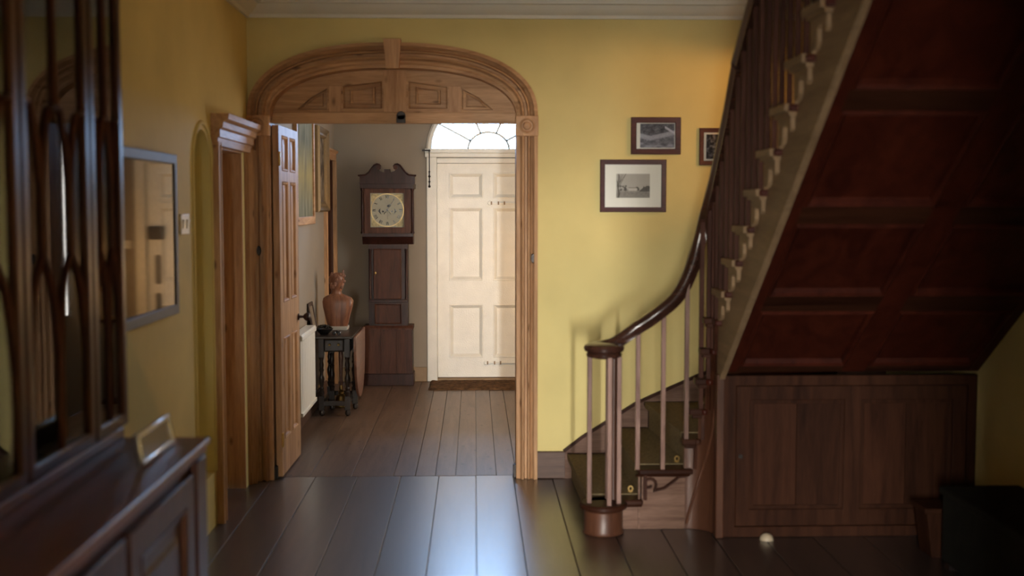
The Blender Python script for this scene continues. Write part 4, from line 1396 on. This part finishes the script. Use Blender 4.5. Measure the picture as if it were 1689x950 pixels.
for y0, y1, k in ddoors:
    s = .04
    zb, zt = UZ0 + .045, UZ1 - .01
    dro = MB().holed([(y0, zb), (y1, zb), (y1, zt), (y0, zt)], [[(y0 + s, zb + s), (y1 - s, zb + s), (y1 - s, zt - s), (y0 + s, zt - s)]], 'x', UX - .002, UX + .02).build('glazed_door', BOOKV, bc, bevel=.006, smooth=20)
    B(UX + .003, UX + .006, y0 + s - .005, y1 - s + .005, zb + s - .005, zt - s + .005).build('pane', GLASSM, dro)
    ym = (y0 + y1) / 2
    a0, a1 = y0 + s, y1 - s
    prof_ = [(-.0055, -.008), (.0055, -.008), (.0055, .004), (0, .009), (-.0055, .004)]

    def bars(P, dro=dro):
        MB().sweep(smooth_path([(UX + .010, y, z) for y, z in P], 4), prof_, (1, 0, 0)).build('glazing_bar', BOOKV, dro)
    z1, z2, z3, z4 = 1.34, 1.61, 1.80, 2.03
    q = (a1 - a0) / 4
    bars([(ym, zb + s), (ym, z1)])
    for s0, s1 in ((a0, ym), (ym, a1)):
        m_ = (s0 + s1) / 2
        bars([(s0, z1 - .02), (s0 + (m_ - s0) * .22, z1 + .12), (s0 + (m_ - s0) * .55, z1 + .21), (m_, z2)])
        bars([(s1, z1 - .02), (s1 + (m_ - s1) * .22, z1 + .12), (s1 + (m_ - s1) * .55, z1 + .21), (m_, z2)])
        bars([(m_, z2), (m_, z3)])
        bars([(m_, z3), (m_ + (ym - m_) * .25, z3 + .13), (m_ + (ym - m_) * .6, z3 + .22), (ym, z4)])
        e = s0 if s0 == a0 else s1
        bars([(m_, z3), (m_ + (e - m_) * .25, z3 + .13), (m_ + (e - m_) * .6, z3 + .22), (e, z4)])
    bars([(ym, z4), (ym, zt - s)])

# photo stand on the counter
ps = thing('photo_stand', 'small silver edged picture stand on the bookcase counter', 'frame')
MB().holed([(-.19, 0), (.19, 0), (.19, .098), (-.19, .098)], [[(-.176, .014), (.176, .014), (.176, .084), (-.176, .084)]], 'y', -.010, .010).build('frame', SILVER, ps, bevel=.003, off=O0)
MB().box(-.178, .178, -.004, .002, .012, .086).build('card', paint('grey_brown_card', (.12, .09, .07), .25), ps, off=O0)
MB().box(-.02, .02, .010, .06, 0, .004).build('strut', SILVER, ps, off=O0)
ps.location = (-1.0, 3.815, BZ + .003)
ps.rotation_euler = (R(-10), 0, R(90))

# pendant lantern over the winding steps, hidden behind the flight
wsn = thing('pendant_lamp', 'warm pendant lamp above the winding steps behind the stair flight', 'lamp', (2.42, 6.62, CZ))
MB().lathe([(.04, CZ - .02), (.045, CZ), (.001, CZ)], (2.42, 6.62, 0), 16).build('ceiling_rose', BRASS, wsn)
MB().tube([(2.42, 6.62, CZ - .02), (2.42, 6.62, 2.56)], .004, 6, (1, 0, 0)).build('cord', IRON, wsn)
MB().lathe([(.13, 2.509), (.13, 2.519), (.04, 2.555), (.001, 2.56)], (2.42, 6.62, 0), 24).build('shade_cap', IRON, wsn)
MB().lathe([(.001, 2.40), (.05, 2.405), (.11, 2.43), (.105, 2.435), (.05, 2.415), (.001, 2.41)], (2.42, 6.62, 0), 24).build('light_baffle', IRON, wsn)  # disc added under the bulb to cut its downward light
for k in range(3):
    a_ = k * 2 * PI / 3 + .6
    MB().tube([(2.42 + .1 * math.cos(a_), 6.62 + .1 * math.sin(a_), z_) for z_ in (2.425, 2.512)], .003, 6, (1, 0, 0)).build('hanger', IRON, wsn)
MB().ball((2.42, 6.62, 2.46), .025, 10).build('bulb', emit('pendant_bulb', (1, .5, .18), 12), wsn)
point('pendant_lamp_light', (2.42, 6.62, 2.48), 95, (1, .50, .16), .02)
